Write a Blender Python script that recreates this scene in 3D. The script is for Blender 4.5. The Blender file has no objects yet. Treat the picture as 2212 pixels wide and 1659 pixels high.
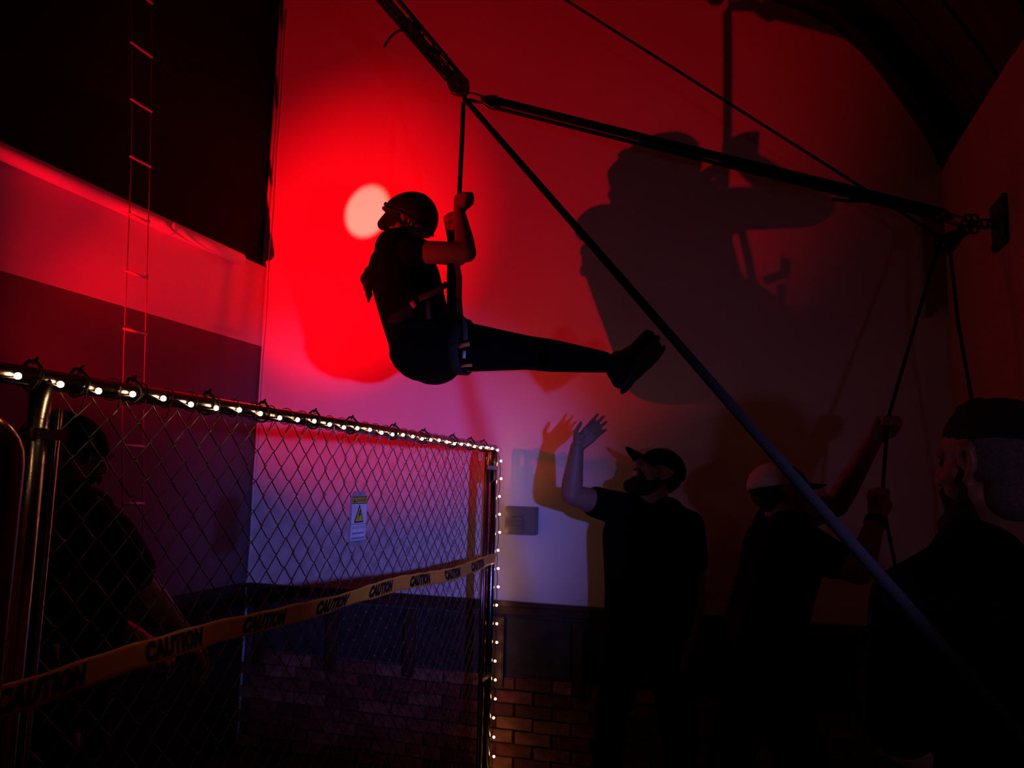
import bpy, bmesh, math, random
from mathutils import Vector, Matrix, Quaternion
random.seed(7)
V = Vector
scene = bpy.context.scene
COL = scene.collection

# ------------------------------------------------------------------ camera
IMG_W, IMG_H, FOC = 2212, 1659, 1661.0
YAW, PITCH, ROLL = math.radians(16.9), math.radians(7.2), math.radians(1.4)
CAM = V((0, 0, 1.63))
cF = V((-math.sin(YAW) * math.cos(PITCH), math.cos(YAW) * math.cos(PITCH), math.sin(PITCH)))
_r = V((math.cos(YAW), math.sin(YAW), 0)); _u = _r.cross(cF)
cR = math.cos(ROLL) * _r + math.sin(ROLL) * _u
cU = -math.sin(ROLL) * _r + math.cos(ROLL) * _u
cam_d = bpy.data.cameras.new('camera'); cam = bpy.data.objects.new('camera', cam_d); COL.objects.link(cam)
cam_d.sensor_width = 36; cam_d.lens = FOC / IMG_W * 36; cam_d.clip_start = 0.02
cam.matrix_world = Matrix(((cR.x, cU.x, -cF.x, CAM.x), (cR.y, cU.y, -cF.y, CAM.y), (cR.z, cU.z, -cF.z, CAM.z), (0, 0, 0, 1)))
scene.camera = cam

# ------------------------------------------------------------------ world, lights, exposure
world = bpy.data.worlds.new('world'); scene.world = world; world.use_nodes = True
world.node_tree.nodes['Background'].inputs[0].default_value = (0.5, 0.12, 0.12, 1)
world.node_tree.nodes['Background'].inputs[1].default_value = 0.0005
scene.view_settings.view_transform = 'Standard'
scene.view_settings.look = 'None'
scene.view_settings.exposure = 0.0
scene.view_settings.gamma = 1.0
scene.view_settings.use_curve_mapping = False

RED_POS = V((-2.72, 1.58, 2.03))
RED_AIM = V((-2.285, 4.25, 3.31))
BLUE_POS = V((0.80, 0.60, 1.68))
BLUE_AIM = V((-2.02, 4.25, 1.42))

def spot(name, pos, aim, watts, col, half_deg, blend, radius=0.01):
    d = bpy.data.lights.new(name, 'SPOT'); o = bpy.data.objects.new(name, d); COL.objects.link(o)
    d.energy = watts; d.color = col; d.spot_size = math.radians(2 * half_deg); d.spot_blend = blend; d.shadow_soft_size = radius
    o.location = pos; o.rotation_euler = (aim - pos).to_track_quat('-Z', 'Y').to_euler()
    return o
spot('red_lamp_core', RED_POS, RED_AIM, 900, (1, 0.20, 0.15), 3.3, 0.5)
spot('red_lamp_beam', RED_POS, RED_AIM + V((-0.16, 0, -0.24)), 590, (1, 0.0, 0.002), 21, 1.0)
spot('red_lamp_spill', RED_POS, RED_AIM + V((0.1, 0, 0)), 125, (1, 0.0, 0.012), 41, 0.45)
spot('blue_lamp_beam', BLUE_POS, BLUE_AIM, 265, (0.20, 0.19, 1), 17.5, 1.0, 0.035)
spot('blue_lamp_spill', BLUE_POS, BLUE_AIM + V((0.5, 0, 0.1)), 6, (0.72, 0.36, 0.85), 44, 1.0, 0.035)

# ------------------------------------------------------------------ helpers
def P(px, py, y):
    """point of the room seen at a photo pixel, on the depth plane y"""
    d = cF + cR * ((px - IMG_W / 2) / FOC) - cU * ((py - IMG_H / 2) / FOC)
    return CAM + d * (y / d.y)
def PD(px, py, depth):
    d = cF + cR * ((px - IMG_W / 2) / FOC) - cU * ((py - IMG_H / 2) / FOC)
    return CAM + d * depth

MATS = {}
def mat(name, col, rough=0.7, metal=0.0, var=0.12, scale=30, bump=0.0, bump_scale=60, emit=None, spec=None, trans=None):
    if name in MATS: return MATS[name]
    m = bpy.data.materials.new(name); m.use_nodes = True
    nt = m.node_tree; b = nt.nodes['Principled BSDF']
    b.inputs['Roughness'].default_value = rough; b.inputs['Metallic'].default_value = metal
    if spec is not None: b.inputs['Specular IOR Level'].default_value = spec
    if trans: b.inputs['Alpha'].default_value = trans
    tc = nt.nodes.new('ShaderNodeTexCoord')
    n = nt.nodes.new('ShaderNodeTexNoise'); n.inputs['Scale'].default_value = scale; n.inputs['Detail'].default_value = 5
    nt.links.new(tc.outputs['Object'], n.inputs['Vector'])
    rp = nt.nodes.new('ShaderNodeValToRGB')
    rp.color_ramp.elements[0].position = 0.3; rp.color_ramp.elements[1].position = 0.7
    rp.color_ramp.elements[0].color = (*[c * (1 - var) for c in col], 1)
    rp.color_ramp.elements[1].color = (*[min(1, c * (1 + var)) for c in col], 1)
    nt.links.new(n.outputs['Fac'], rp.inputs['Fac']); nt.links.new(rp.outputs['Color'], b.inputs['Base Color'])
    if bump:
        n2 = nt.nodes.new('ShaderNodeTexNoise'); n2.inputs['Scale'].default_value = bump_scale; n2.inputs['Detail'].default_value = 6
        nt.links.new(tc.outputs['Object'], n2.inputs['Vector'])
        bp = nt.nodes.new('ShaderNodeBump'); bp.inputs['Strength'].default_value = bump; bp.inputs['Distance'].default_value = 0.01
        nt.links.new(n2.outputs['Fac'], bp.inputs['Height']); nt.links.new(bp.outputs['Normal'], b.inputs['Normal'])
    if emit:
        b.inputs['Emission Color'].default_value = (*emit[0], 1); b.inputs['Emission Strength'].default_value = emit[1]
    MATS[name] = m; return m

def rope_mat(name, col, pitch):
    m = mat(name, col, 0.95, 0, 0.35, 400, 0.5, 500, spec=0.08); return m

M_wall = mat('white_wall_paint', (0.74, 0.72, 0.70), 0.75, 0, 0.03, 2.5, 0.12, 90)
M_black = mat('black_wall_paint', (0.007, 0.006, 0.0065), 0.85, 0, 0.2, 3, spec=0.15)
M_ceil = mat('dark_ceiling_boards', (0.035, 0.02, 0.015), 0.8, 0, 0.4, 5)
M_rib = mat('black_timber', (0.006, 0.005, 0.005), 0.8, 0, 0.3, 8, 0.3, 40)
M_floor = mat('dark_floor', (0.03, 0.028, 0.027), 0.6, 0, 0.3, 6)
M_rightwall = mat('buff_wall_paint', (0.50, 0.30, 0.24), 0.8, 0, 0.05, 3, 0.1, 80)
M_wood = mat('brown_wood', (0.06, 0.03, 0.018), 0.45, 0, 0.3, 14, 0.2, 40)
M_plaster = mat('old_grey_plaster', (0.035, 0.03, 0.027), 0.9, 0, 0.5, 9, 0.6, 25)
M_mortar = mat('mortar', (0.075, 0.064, 0.056), 0.95, 0, 0.3, 20, 0.5, 50)
M_bricks = [mat('brick_a', (0.20, 0.055, 0.033), 0.9, 0, 0.45, 18, 0.6, 45), mat('brick_b', (0.12, 0.035, 0.024), 0.9, 0, 0.5, 15, 0.6, 45),
            mat('brick_c', (0.30, 0.13, 0.075), 0.9, 0, 0.5, 12, 0.6, 45)]
M_steel = mat('galvanised_steel', (0.26, 0.26, 0.27), 0.22, 1.0, 0.1, 60, 0.05, 200)
M_wire = mat('galvanised_wire', (0.20, 0.20, 0.205), 0.38, 0.9, 0.1, 80)
M_dsteel = mat('dark_steel', (0.06, 0.058, 0.06), 0.32, 0.9, 0.2, 40)
M_alu = mat('red_anodised_metal', (0.25, 0.05, 0.04), 0.3, 0.9, 0.1, 40)
M_rope = rope_mat('black_rope', (0.018, 0.018, 0.02), 60)
M_grope = rope_mat('grey_fuzzy_rope', (0.0085, 0.0065, 0.0035), 60)
M_cord = mat('pale_cord', (0.6, 0.55, 0.52), 0.6, 0.3)
M_cloth = mat('black_cotton', (0.0045, 0.0045, 0.005), 0.95, 0, 0.2, 60, 0.2, 90, spec=0.05)
M_trous = mat('black_trousers', (0.0035, 0.0035, 0.004), 0.95, 0, 0.2, 50, 0.2, 70, spec=0.04)
M_skin = mat('skin', (0.26, 0.135, 0.095), 0.55, 0, 0.08, 30, 0.05, 150)
M_skin2 = mat('skin_tan', (0.22, 0.105, 0.07), 0.55, 0, 0.08, 30, 0.05, 150)
M_hair = mat('dark_hair', (0.018, 0.012, 0.009), 0.75, 0, 0.4, 120, 0.8, 300, spec=0.2)
M_stub = mat('cropped_hair', (0.09, 0.078, 0.074), 0.8, 0, 0.3, 200, 0.5, 400, spec=0.2)
M_shell = mat('black_plastic', (0.008, 0.0075, 0.008), 0.6, 0, 0.1, 20)
M_shoe = mat('black_rubber', (0.004, 0.004, 0.0045), 0.8, 0, 0.2, 40, 0.2, 80, spec=0.15)
M_web = mat('grey_webbing', (0.075, 0.07, 0.07), 0.85, 0, 0.25, 160, 0.3, 400)
M_webk = mat('black_webbing', (0.02, 0.02, 0.022), 0.85, 0, 0.25, 160, 0.3, 400, spec=0.2)
M_orange = mat('orange_webbing', (0.72, 0.20, 0.06), 0.7, 0, 0.1, 80)
M_tag = mat('pale_tag', (0.55, 0.56, 0.62), 0.5)
M_tape = mat('yellow_tape', (0.74, 0.33, 0.035), 0.42, 0, 0.06, 12, 0.15, 25)
M_ink = mat('black_ink', (0.008, 0.007, 0.007), 0.6)
M_paper = mat('white_paper', (0.74, 0.75, 0.76), 0.5)
M_lam = mat('plastic_laminate', (0.42, 0.40, 0.42), 0.2, 0, 0.05, 10, trans=0.55)
M_yel = mat('sign_yellow', (0.75, 0.58, 0.06), 0.5)
M_greyink = mat('grey_ink', (0.24, 0.25, 0.30), 0.6)
M_box = mat('grey_sheet_metal', (0.20, 0.18, 0.18), 0.45, 0.3, 0.05, 20)
M_eye = mat('eye_white', (0.16, 0.14, 0.13), 0.2)
M_palecap = mat('pale_cap_cloth', (0.58, 0.50, 0.46), 0.9, 0, 0.1, 60, 0.2, 120)
M_bulb = mat('bulb_glow', (1, 0.8, 0.55), 0.4, 0, 0, 10, emit=((1.0, 0.44, 0.19), 26))
M_copper = mat('brown_glossy_metal', (0.30, 0.13, 0.07), 0.28, 0.75, 0.15, 12)
M_lamp = mat('lamp_housing', (0.012, 0.012, 0.012), 0.5, 0.3)

def link(name, me, m, parent=None, smooth=True):
    o = bpy.data.objects.new(name, me); COL.objects.link(o)
    if m is not None and not me.materials: me.materials.append(m)
    if smooth:
        for p in me.polygons: p.use_smooth = True
    if parent is not None: adopt(o, parent)
    return o
ROOTLOC = {}
def adopt(o, parent):
    o.parent = parent
    inv = Matrix.Identity(4); q = parent
    loc = V((0, 0, 0))
    while q is not None:
        if q.type == 'EMPTY': loc += q.location
        q = q.parent
    o.matrix_parent_inverse = Matrix.Translation(-loc)
def obj(name, bm, m, parent=None, smooth=True):
    me = bpy.data.meshes.new(name); bm.normal_update(); bm.to_mesh(me); bm.free()
    o = link(name, me, m, parent, smooth)
    return o
def tag(o, label, cat, group=None):
    o['label'] = label; o['category'] = cat
    if group: o['group'] = group
    return o
def struct(o, label=None):
    o['kind'] = 'structure'
    if label: o['label'] = label
    return o
def thing(name, label, cat, loc, group=None):
    o = bpy.data.objects.new(name, None); COL.objects.link(o); o.location = loc; o.empty_display_size = 0.05
    return tag(o, label, cat, group)
def B(): return bmesh.new()

def box(bm, lo, hi, M=None, bev=0.0):
    x0, y0, z0 = lo; x1, y1, z1 = hi
    r = bmesh.ops.create_cube(bm, size=1)
    vs = r['verts']
    bmesh.ops.scale(bm, vec=(x1 - x0, y1 - y0, z1 - z0), verts=vs)
    bmesh.ops.translate(bm, vec=((x0 + x1) / 2, (y0 + y1) / 2, (z0 + z1) / 2), verts=vs)
    if bev:
        es = list({e for v in vs for e in v.link_edges})
        rb = bmesh.ops.bevel(bm, geom=es, offset=bev, segments=2, affect='EDGES')
        vs = list({v for f in rb['faces'] for v in f.verts} | {v for v in vs if v.is_valid})
    if M is not None: bmesh.ops.transform(bm, matrix=M, verts=vs)
    return vs
def perp(d):
    d = d.normalized(); a = V((0, 0, 1)) if abs(d.z) < 0.9 else V((1, 0, 0))
    u = d.cross(a).normalized(); return u, d.cross(u).normalized()
def tube(bm, pts, r, seg=10, cap=True, closed=False):
    pts = [V(p) for p in pts]; n = len(pts); rings = []
    rad = r if isinstance(r, (list, tuple)) else [r] * n
    u = None
    for i, p in enumerate(pts):
        if closed: d = pts[(i + 1) % n] - pts[i - 1]
        else: d = pts[min(i + 1, n - 1)] - pts[max(i - 1, 0)]
        d.normalize()
        if u is None: u = perp(d)[0]
        u = (u - d * u.dot(d)).normalized(); w = d.cross(u)
        rings.append([bm.verts.new(p + (u * math.cos(2 * math.pi * k / seg) + w * math.sin(2 * math.pi * k / seg)) * rad[i]) for k in range(seg)])
    for i in range(n if closed else n - 1):
        a, b = rings[i], rings[(i + 1) % n]
        for k in range(seg): bm.faces.new((a[k], a[(k + 1) % seg], b[(k + 1) % seg], b[k]))
    if cap and not closed:
        bm.faces.new(list(reversed(rings[0]))); bm.faces.new(rings[-1])
def ribbon(bm, pts, w, t, nrm):
    """flat strap through pts, half width w, thickness t, nrm = face normal"""
    pts = [V(p) for p in pts]; n = len(pts); rings = []
    for i, p in enumerate(pts):
        d = (pts[min(i + 1, n - 1)] - pts[max(i - 1, 0)]).normalized()
        nn = V(nrm[i]) if isinstance(nrm, list) else V(nrm)
        nn = (nn - d * nn.dot(d)).normalized(); s = d.cross(nn)
        rings.append([bm.verts.new(p + s * a * w + nn * b * t / 2) for a, b in ((-1, -1), (1, -1), (1, 1), (-1, 1))])
    for i in range(n - 1):
        for k in range(4): bm.faces.new((rings[i][k], rings[i][(k + 1) % 4], rings[i + 1][(k + 1) % 4], rings[i + 1][k]))
    bm.faces.new(list(reversed(rings[0]))); bm.faces.new(rings[-1])
def lathe(bm, prof, c, axis, seg=24):
    """prof = list of (radius, distance along axis)"""
    axis = V(axis).normalized(); u, w = perp(axis); rings = []
    for r, h in prof:
        rings.append([bm.verts.new(V(c) + axis * h + (u * math.cos(2 * math.pi * k / seg) + w * math.sin(2 * math.pi * k / seg)) * max(r, 1e-4)) for k in range(seg)])
    for a, b in zip(rings, rings[1:]):
        for k in range(seg): bm.faces.new((a[k], a[(k + 1) % seg], b[(k + 1) % seg], b[k]))
    bm.faces.new(list(reversed(rings[0]))); bm.faces.new(rings[-1])
def rcone(bm, p1, r1, p2, r2, seg=16):
    """rounded cone between two spheres, one closed shell"""
    p1, p2 = V(p1), V(p2); d = p2 - p1; L = d.length
    if L < 1e-5: d = V((0, 0, 1)); L = 1e-5
    d.normalize(); u, w = perp(d)
    prof = [(r1 * math.sin(a), -r1 * math.cos(a)) for a in [math.pi / 2 * i / 5 for i in range(1, 6)]]
    prof += [(r2 * math.cos(a), L + r2 * math.sin(a)) for a in [math.pi / 2 * i / 5 for i in range(0, 5)]]
    rings = [[bm.verts.new(p1 + d * h + (u * math.cos(2 * math.pi * k / seg) + w * math.sin(2 * math.pi * k / seg)) * r) for k in range(seg)] for r, h in prof]
    a0 = bm.verts.new(p1 - d * r1); a1 = bm.verts.new(p1 + d * (L + r2))
    for a, b in zip(rings, rings[1:]):
        for k in range(seg): bm.faces.new((a[k], a[(k + 1) % seg], b[(k + 1) % seg], b[k]))
    for k in range(seg):
        bm.faces.new((a0, rings[0][(k + 1) % seg], rings[0][k])); bm.faces.new((a1, rings[-1][k], rings[-1][(k + 1) % seg]))
def ellip(bm, c, rad, frame=None, seg=20):
    r = bmesh.ops.create_uvsphere(bm, u_segments=seg, v_segments=seg // 2 + 2, radius=1)
    M = Matrix.Diagonal((*rad, 1))
    if frame is not None: M = frame.to_4x4() @ M
    bmesh.ops.transform(bm, matrix=Matrix.Translation(V(c)) @ M, verts=r['verts'])
def chain(bm, pts, rad):
    for i in range(len(pts) - 1): rcone(bm, pts[i], rad[i], pts[i + 1], rad[i + 1])
def remesh(name, bm, vox, m, parent, iters=4, fac=0.5, cut=None):
    """join overlapping shells into one continuous skin"""
    me = bpy.data.meshes.new(name); bm.to_mesh(me); bm.free()
    o = bpy.data.objects.new(name, me); COL.objects.link(o)
    md = o.modifiers.new('r', 'REMESH'); md.mode = 'VOXEL'; md.voxel_size = vox; md.use_smooth_shade = True
    if iters:
        sm = o.modifiers.new('s', 'SMOOTH'); sm.iterations = iters; sm.factor = fac
    dg = bpy.context.evaluated_depsgraph_get()
    me2 = bpy.data.meshes.new_from_object(o.evaluated_get(dg))
    COL.objects.unlink(o); bpy.data.objects.remove(o); bpy.data.meshes.remove(me)
    if cut:
        b2 = bmesh.new(); b2.from_mesh(me2)
        for co, no in cut:
            g = b2.verts[:] + b2.edges[:] + b2.faces[:]
            bmesh.ops.bisect_plane(b2, geom=g, plane_co=co, plane_no=no, clear_outer=True)
            es = [e for e in b2.edges if e.is_boundary]
            if es: bmesh.ops.holes_fill(b2, edges=es)
        b2.to_mesh(me2); b2.free()
    me2.name = name; me2.materials.clear(); me2.materials.append(m)
    return link(name, me2, None, parent)

# ------------------------------------------------------------------ room shell
XL, XR, YB = -3.0, 0.985, 4.25
RAIL_Z = 0.965
bm = B(); box(bm, (-4.2, -2.6, -0.1), (XR + 0.2, YB + 0.2, 0)); struct(obj('floor', bm, M_floor, None, False))
bm = B(); box(bm, (-4.2, YB, 0), (XR + 0.2, YB + 0.15, 5.6)); wall_back = struct(obj('wall_back', bm, M_wall, None, False))
# left wall: painted darker below a straight paint line, white above, open parapet with a black wall set behind it
mL = mat('two_tone_wall_paint', (0.72, 0.70, 0.68), 0.75, 0, 0.03, 2.5, 0.12, 90)
nt = mL.node_tree; bs = nt.nodes['Principled BSDF']
tc = nt.nodes.new('ShaderNodeTexCoord'); sp = nt.nodes.new('ShaderNodeSeparateXYZ'); nt.links.new(tc.outputs['Object'], sp.inputs[0])
gt = nt.nodes.new('ShaderNodeMath'); gt.operation = 'GREATER_THAN'; gt.inputs[1].default_value = 2.46; nt.links.new(sp.outputs['Z'], gt.inputs[0])
mx = nt.nodes.new('ShaderNodeMix'); mx.data_type = 'RGBA'; mx.inputs[6].default_value = (0.13, 0.09, 0.10, 1)
old = bs.inputs['Base Color'].links[0].from_socket
nt.links.new(gt.outputs[0], mx.inputs[0]); nt.links.new(old, mx.inputs[7]); nt.links.new(mx.outputs[2], bs.inputs['Base Color'])
bm = B(); box(bm, (XL - 0.14, -2.6, 0), (XL, YB, 2.985)); wall_left = struct(obj('wall_left', bm, mL, None, False))
bm = B(); box(bm, (XL - 0.3, -2.6, 2.986), (XL - 0.035, YB, 5.6)); struct(obj('wall_left_upper', bm, M_black, None, False), 'black painted upper wall set behind the parapet')
bm = B(); box(bm, (XR, -2.6, 0), (XR + 0.15, YB, 3.27)); struct(obj('wall_right', bm, M_rightwall, None, False))
bm = B(); box(bm, (-4.2, -2.75, 0), (XR + 0.2, -2.6, 5.6)); struct(obj('wall_front', bm, M_black, None, False))
# vaulted ceiling: boarded surface with curved black ribs under it
prof = [(XR, 3.26), (0.96, 3.36), (0.90, 3.50), (0.821, 3.645), (0.72, 3.83), (0.62, 3.98), (0.495, 4.132), (0.33, 4.262), (0.137, 4.37), (-0.25, 4.56), (-0.8, 4.80), (-1.5, 5.02), (-2.3, 5.2), (-3.2, 5.3)]
def offset_prof(off):
    out = []
    for i, (x, z) in enumerate(prof):
        a = prof[max(i - 1, 0)]; b = prof[min(i + 1, len(prof) - 1)]
        d = V((b[0] - a[0], b[1] - a[1])).normalized(); out.append((x + d.y * off, z - d.x * off))
    return out
def strip(bm, lo, hi, y0, y1):
    vs = []
    for (xa, za), (xb, zb) in zip(lo, hi):
        vs.append([bm.verts.new(c) for c in ((xa, y0, za), (xa, y1, za), (xb, y1, zb), (xb, y0, zb))])
    for a, b in zip(vs, vs[1:]):
        for k in range(4): bm.faces.new((a[k], b[k], b[(k + 1) % 4], a[(k + 1) % 4]))
    bm.faces.new(vs[0]); bm.faces.new(list(reversed(vs[-1])))
ceil = struct(thing('ceiling', 'dark boarded vault with black curved ribs', 'ceiling', (0, 1, 5)))
del ceil['category']
po, pp = offset_prof(0.13), offset_prof(0.17)
yy = -2.6
while yy < YB - 0.01:
    w = 0.27; y1 = min(yy + w, YB)
    bm = B(); j = random.uniform(-0.008, 0.008)
    strip(bm, [(a + j, b + j) for a, b in po], [(a + j, b + j) for a, b in pp], yy + 0.004, y1 - 0.004); obj('board', bm, M_ceil, ceil, False); yy += w
bm = B(); strip(bm, offset_prof(0.17), offset_prof(0.2), -2.6, YB); obj('backing', bm, M_black, ceil, False)
for y0, y1 in ((YB - 0.16, YB), (2.95, 3.12), (1.75, 1.92), (0.5, 0.67)):
    bm = B(); strip(bm, offset_prof(0.0), offset_prof(0.128), y0, y1); obj('rib', bm, M_rib, ceil, False)
# thin brown slab standing in for a faint shadow in the back right corner
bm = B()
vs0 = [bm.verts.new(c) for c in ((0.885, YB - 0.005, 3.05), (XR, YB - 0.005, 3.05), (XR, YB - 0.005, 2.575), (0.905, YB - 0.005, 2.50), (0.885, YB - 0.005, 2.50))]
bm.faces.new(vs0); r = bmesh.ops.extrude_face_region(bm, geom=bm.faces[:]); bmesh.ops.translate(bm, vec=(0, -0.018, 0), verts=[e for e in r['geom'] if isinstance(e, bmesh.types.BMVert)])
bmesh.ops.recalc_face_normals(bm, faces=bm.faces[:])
struct(obj('shade_slab', bm, mat('dull_brown_shade', (0.25, 0.15, 0.11), 0.8), None, False), 'brown slab with a slanted foot standing in for shade in the back right corner')

# parapet pipe on the left wall
t = thing('parapet_pipe', 'painted round pipe running along the top edge of the left wall', 'pipe', (XL + 0.045, 1.0, 2.935))
bm = B(); tube(bm, [(XL + 0.042, 0.3 + 0.362 * k, 2.945) for k in range(11)], 0.038, 20); obj('pipe', bm, M_wall, t)
for y in (0.9, 2.1, 3.3):
    bm = B(); tube(bm, [(XL + 0.042, y - 0.02, 2.945), (XL + 0.042, y + 0.02, 2.945)], 0.0395, 20); box(bm, (XL + 0.001, y - 0.02, 2.93), (XL + 0.03, y + 0.02, 2.96)); obj('clip', bm, M_wall, t)

# wainscot of the back wall: chair rail, battens, plaster band, bricks below
bm = B(); box(bm, (XL + 0.03, YB - 0.045, RAIL_Z - 0.025), (XR, YB - 0.001, RAIL_Z), None, 0.006); box(bm, (XL + 0.03, YB - 0.028, RAIL_Z - 0.07), (XR, YB - 0.001, RAIL_Z - 0.026), None, 0.004)
struct(obj('trim_2', bm, M_wood, None, False), 'dark wooden chair rail above the brick base of the back wall')
bm = B(); box(bm, (XL + 0.001, -2.6, RAIL_Z - 0.07), (XL + 0.04, YB - 0.05, RAIL_Z), None, 0.006)
struct(obj('trim_3', bm, M_rib, None, False), 'dark wooden rail along the left wall')
bm = B(); box(bm, (XL + 0.001, -2.6, 0), (XL + 0.02, YB - 0.02, RAIL_Z - 0.072)); struct(obj('baseboard_left', bm, M_rib, None, False), 'dark boarded base of the left wall')
bm = B(); box(bm, (XL + 0.03, YB - 0.008, 0.0), (XR, YB - 0.0005, RAIL_Z - 0.072)); base = struct(obj('baseboard_back', bm, M_mortar, None, False), 'old brick and plaster base of the back wall')
xs = [-2.85, -2.36, -1.86, -1.325, -0.87, -0.40, 0.07, 0.53, 0.93]
for a, b in zip(xs, xs[1:]):
    bm = B(); box(bm, (a + 0.045, YB - 0.02 - random.random() * 0.004, 0.575), (b - 0.045, YB - 0.009, RAIL_Z - 0.085), None, 0.005)
    obj('plaster_panel', bm, M_plaster, base, False)
for x in xs:
    bm = B(); box(bm, (x - 0.034, YB - 0.05, 0.50 + random.uniform(-.02, .02)), (x + 0.034, YB - 0.009, RAIL_Z - 0.085), None, 0.006)
    obj('batten', bm, M_wood, base, False)
bm = B(); box(bm, (-0.101, -0.0, -0.031), (0.101, 0.022, 0.031), None, 0.004)
me_brick = []
for m in M_bricks:
    me = bpy.data.meshes.new('brick'); bm.to_mesh(me); me.materials.append(m); me_brick.append(me)
bm.free()
for r in range(8):
    z = 0.036 + r * 0.070; off = 0.105 if r % 2 else 0.0
    k = 0
    while True:
        x = -2.92 + off + k * 0.212; k += 1
        if x > 0.87: break
        o = bpy.data.objects.new('brick', random.choice(me_brick)); COL.objects.link(o)
        o.location = (x + random.uniform(-.003, .003), YB - 0.026 - random.uniform(0, 0.005), z + random.uniform(-.002, .002)); o.rotation_euler = (0, random.uniform(-.015, .015), random.uniform(-.01, .01))
        o.parent = base

# corner cable on the left edge of the back wall
bm = B(); tube(bm, [(XL + 0.018 + 0.004 * math.sin(k * 1.7), YB - 0.012, 1.0 + 0.2 * k) for k in range(20)], 0.006, 8); struct(obj('trim_4', bm, M_wall, None), 'thin painted cable run up the back left corner')

# louvred vent box
t = thing('vent_box', 'small grey metal vent box with four slots on the white wall', 'vent', (-1.205, YB, 1.335))
bm = B(); box(bm, (-1.295, YB - 0.062, 1.335), (-1.115, YB - 0.001, 1.49), None, 0.004); obj('body', bm, M_box, t, False)
for k in range(4):
    z = 1.372 + k * 0.0235; bm = B(); rcone(bm, (-1.247, YB - 0.062, z), 0.008, (-1.193, YB - 0.062, z), 0.008, 8)
    bmesh.ops.scale(bm, vec=(1, 0.9, 1), space=Matrix.Translation((0, -(YB - 0.063), 0)), verts=bm.verts[:]); obj('slot_hood', bm, M_box, t)

# ------------------------------------------------------------------ chain link fence
FX = -1.34; RZ = 1.81
fence = thing('chain_link_fence', 'galvanised chain link fence with round posts running towards the back wall', 'fence', (FX, 2.6, 0))
bm = B(); tube(bm, [(FX, 0.2 + 0.13 * k, RZ) for k in range(31)], 0.0205, 16); obj('top_rail', bm, M_steel, fence)
bm = B(); tube(bm, [(FX, 1.2, 0.05), (FX, 4.09, 0.05)], 0.017, 12); obj('bottom_rail', bm, M_steel, fence)
def post(y, r=0.0205, m=M_steel):
    bm = B(); tube(bm, [(FX, y, 0.0), (FX, y, 0.9), (FX, y, RZ)], r, 20); obj('post', bm, m, fence)
post(1.185); post(4.10)
post(3.985, 0.016, M_alu)
for y in (1.23, 3.945):
    bm = B(); tube(bm, [(FX + 0.004, y, 0.04), (FX + 0.004, y, 1.755)], 0.006, 8); obj('tension_bar', bm, M_steel, fence)
for y0, y1 in ((1.185, 1.23), (4.10, 3.945)):
    for z in (1.70, 1.2, 0.6):
        s = 1 if y1 > y0 else -1
        bm = B(); tube(bm, [(FX, y0, z - 0.011), (FX, y0, z + 0.011)], 0.0225, 20); box(bm, (FX + 0.012, min(y0, y1) - 0.01, z - 0.011), (FX + 0.0225, max(y0, y1) + 0.01, z + 0.011), None, 0.002)
        obj('band', bm, M_steel, fence, False)
bm = B(); box(bm, (FX - 0.03, 4.02, 1.62), (FX + 0.02, 4.075, 1.74), None, 0.01); obj('latch', bm, M_shell, fence)
# zigzag wires, one object each, sharing two meshes
PIT = 0.085; HZ = PIT / 2
def zig(phase):
    bm = B(); pts = []; n = 41
    for k in range(n):
        z = 0.06 + k * HZ * 1.016
        s = (k + phase) % 2
        y = s * HZ
        e = 0.10 * HZ
        if 0 < k < n - 1:
            pts += [(0.0022 * (1 if s else -1), y - (1 if s else -1) * e, z - e), (0.0026, y + (1 if s else -1) * 0.0022, z), (-0.0022 * (1 if s else -1), y - (1 if s else -1) * e, z + e)]
        else: pts.append((0, y, z))
    tube(bm, pts, 0.0017, 5)
    me = bpy.data.meshes.new('wire'); bm.to_mesh(me); bm.free(); me.materials.append(M_wire)
    for p in me.polygons: p.use_smooth = True
    return me
mz = [zig(0), zig(1)]
nw = int((3.945 - 1.23) / HZ)
for i in range(nw):
    o = bpy.data.objects.new('wire', mz[i % 2]); COL.objects.link(o); o.parent = fence
    o.location = (0.0, 1.232 + i * HZ - 2.6, random.uniform(-.002, .002)); o.rotation_euler = (random.uniform(-.003, .003), random.uniform(-.0015, .0015), 0)
bm = B(); tube(bm, [(0.0245 * math.cos(a), 0.004 * math.sin(a / 2) , 0.0245 * math.sin(a)) for a in [math.pi * 2 * k / 16 for k in range(16)]], 0.0016, 5, closed=True)
tube(bm, [(0.021, 0, -0.013), (0.012, 0.006, -0.034), (0.004, 0.011, -0.05)], 0.0015, 5)
me_tie = bpy.data.meshes.new('tie_wire'); bm.to_mesh(me_tie); bm.free(); me_tie.materials.append(M_wire)
for i in range(0, nw // 2):
    o = bpy.data.objects.new('tie_wire', me_tie); COL.objects.link(o); o.parent = fence; o.location = (0, 1.232 + (2 * i + 1) * HZ - 2.6, RZ)
    o.rotation_euler = (0, random.uniform(-.3, .3), random.uniform(-.2, .2))

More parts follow.
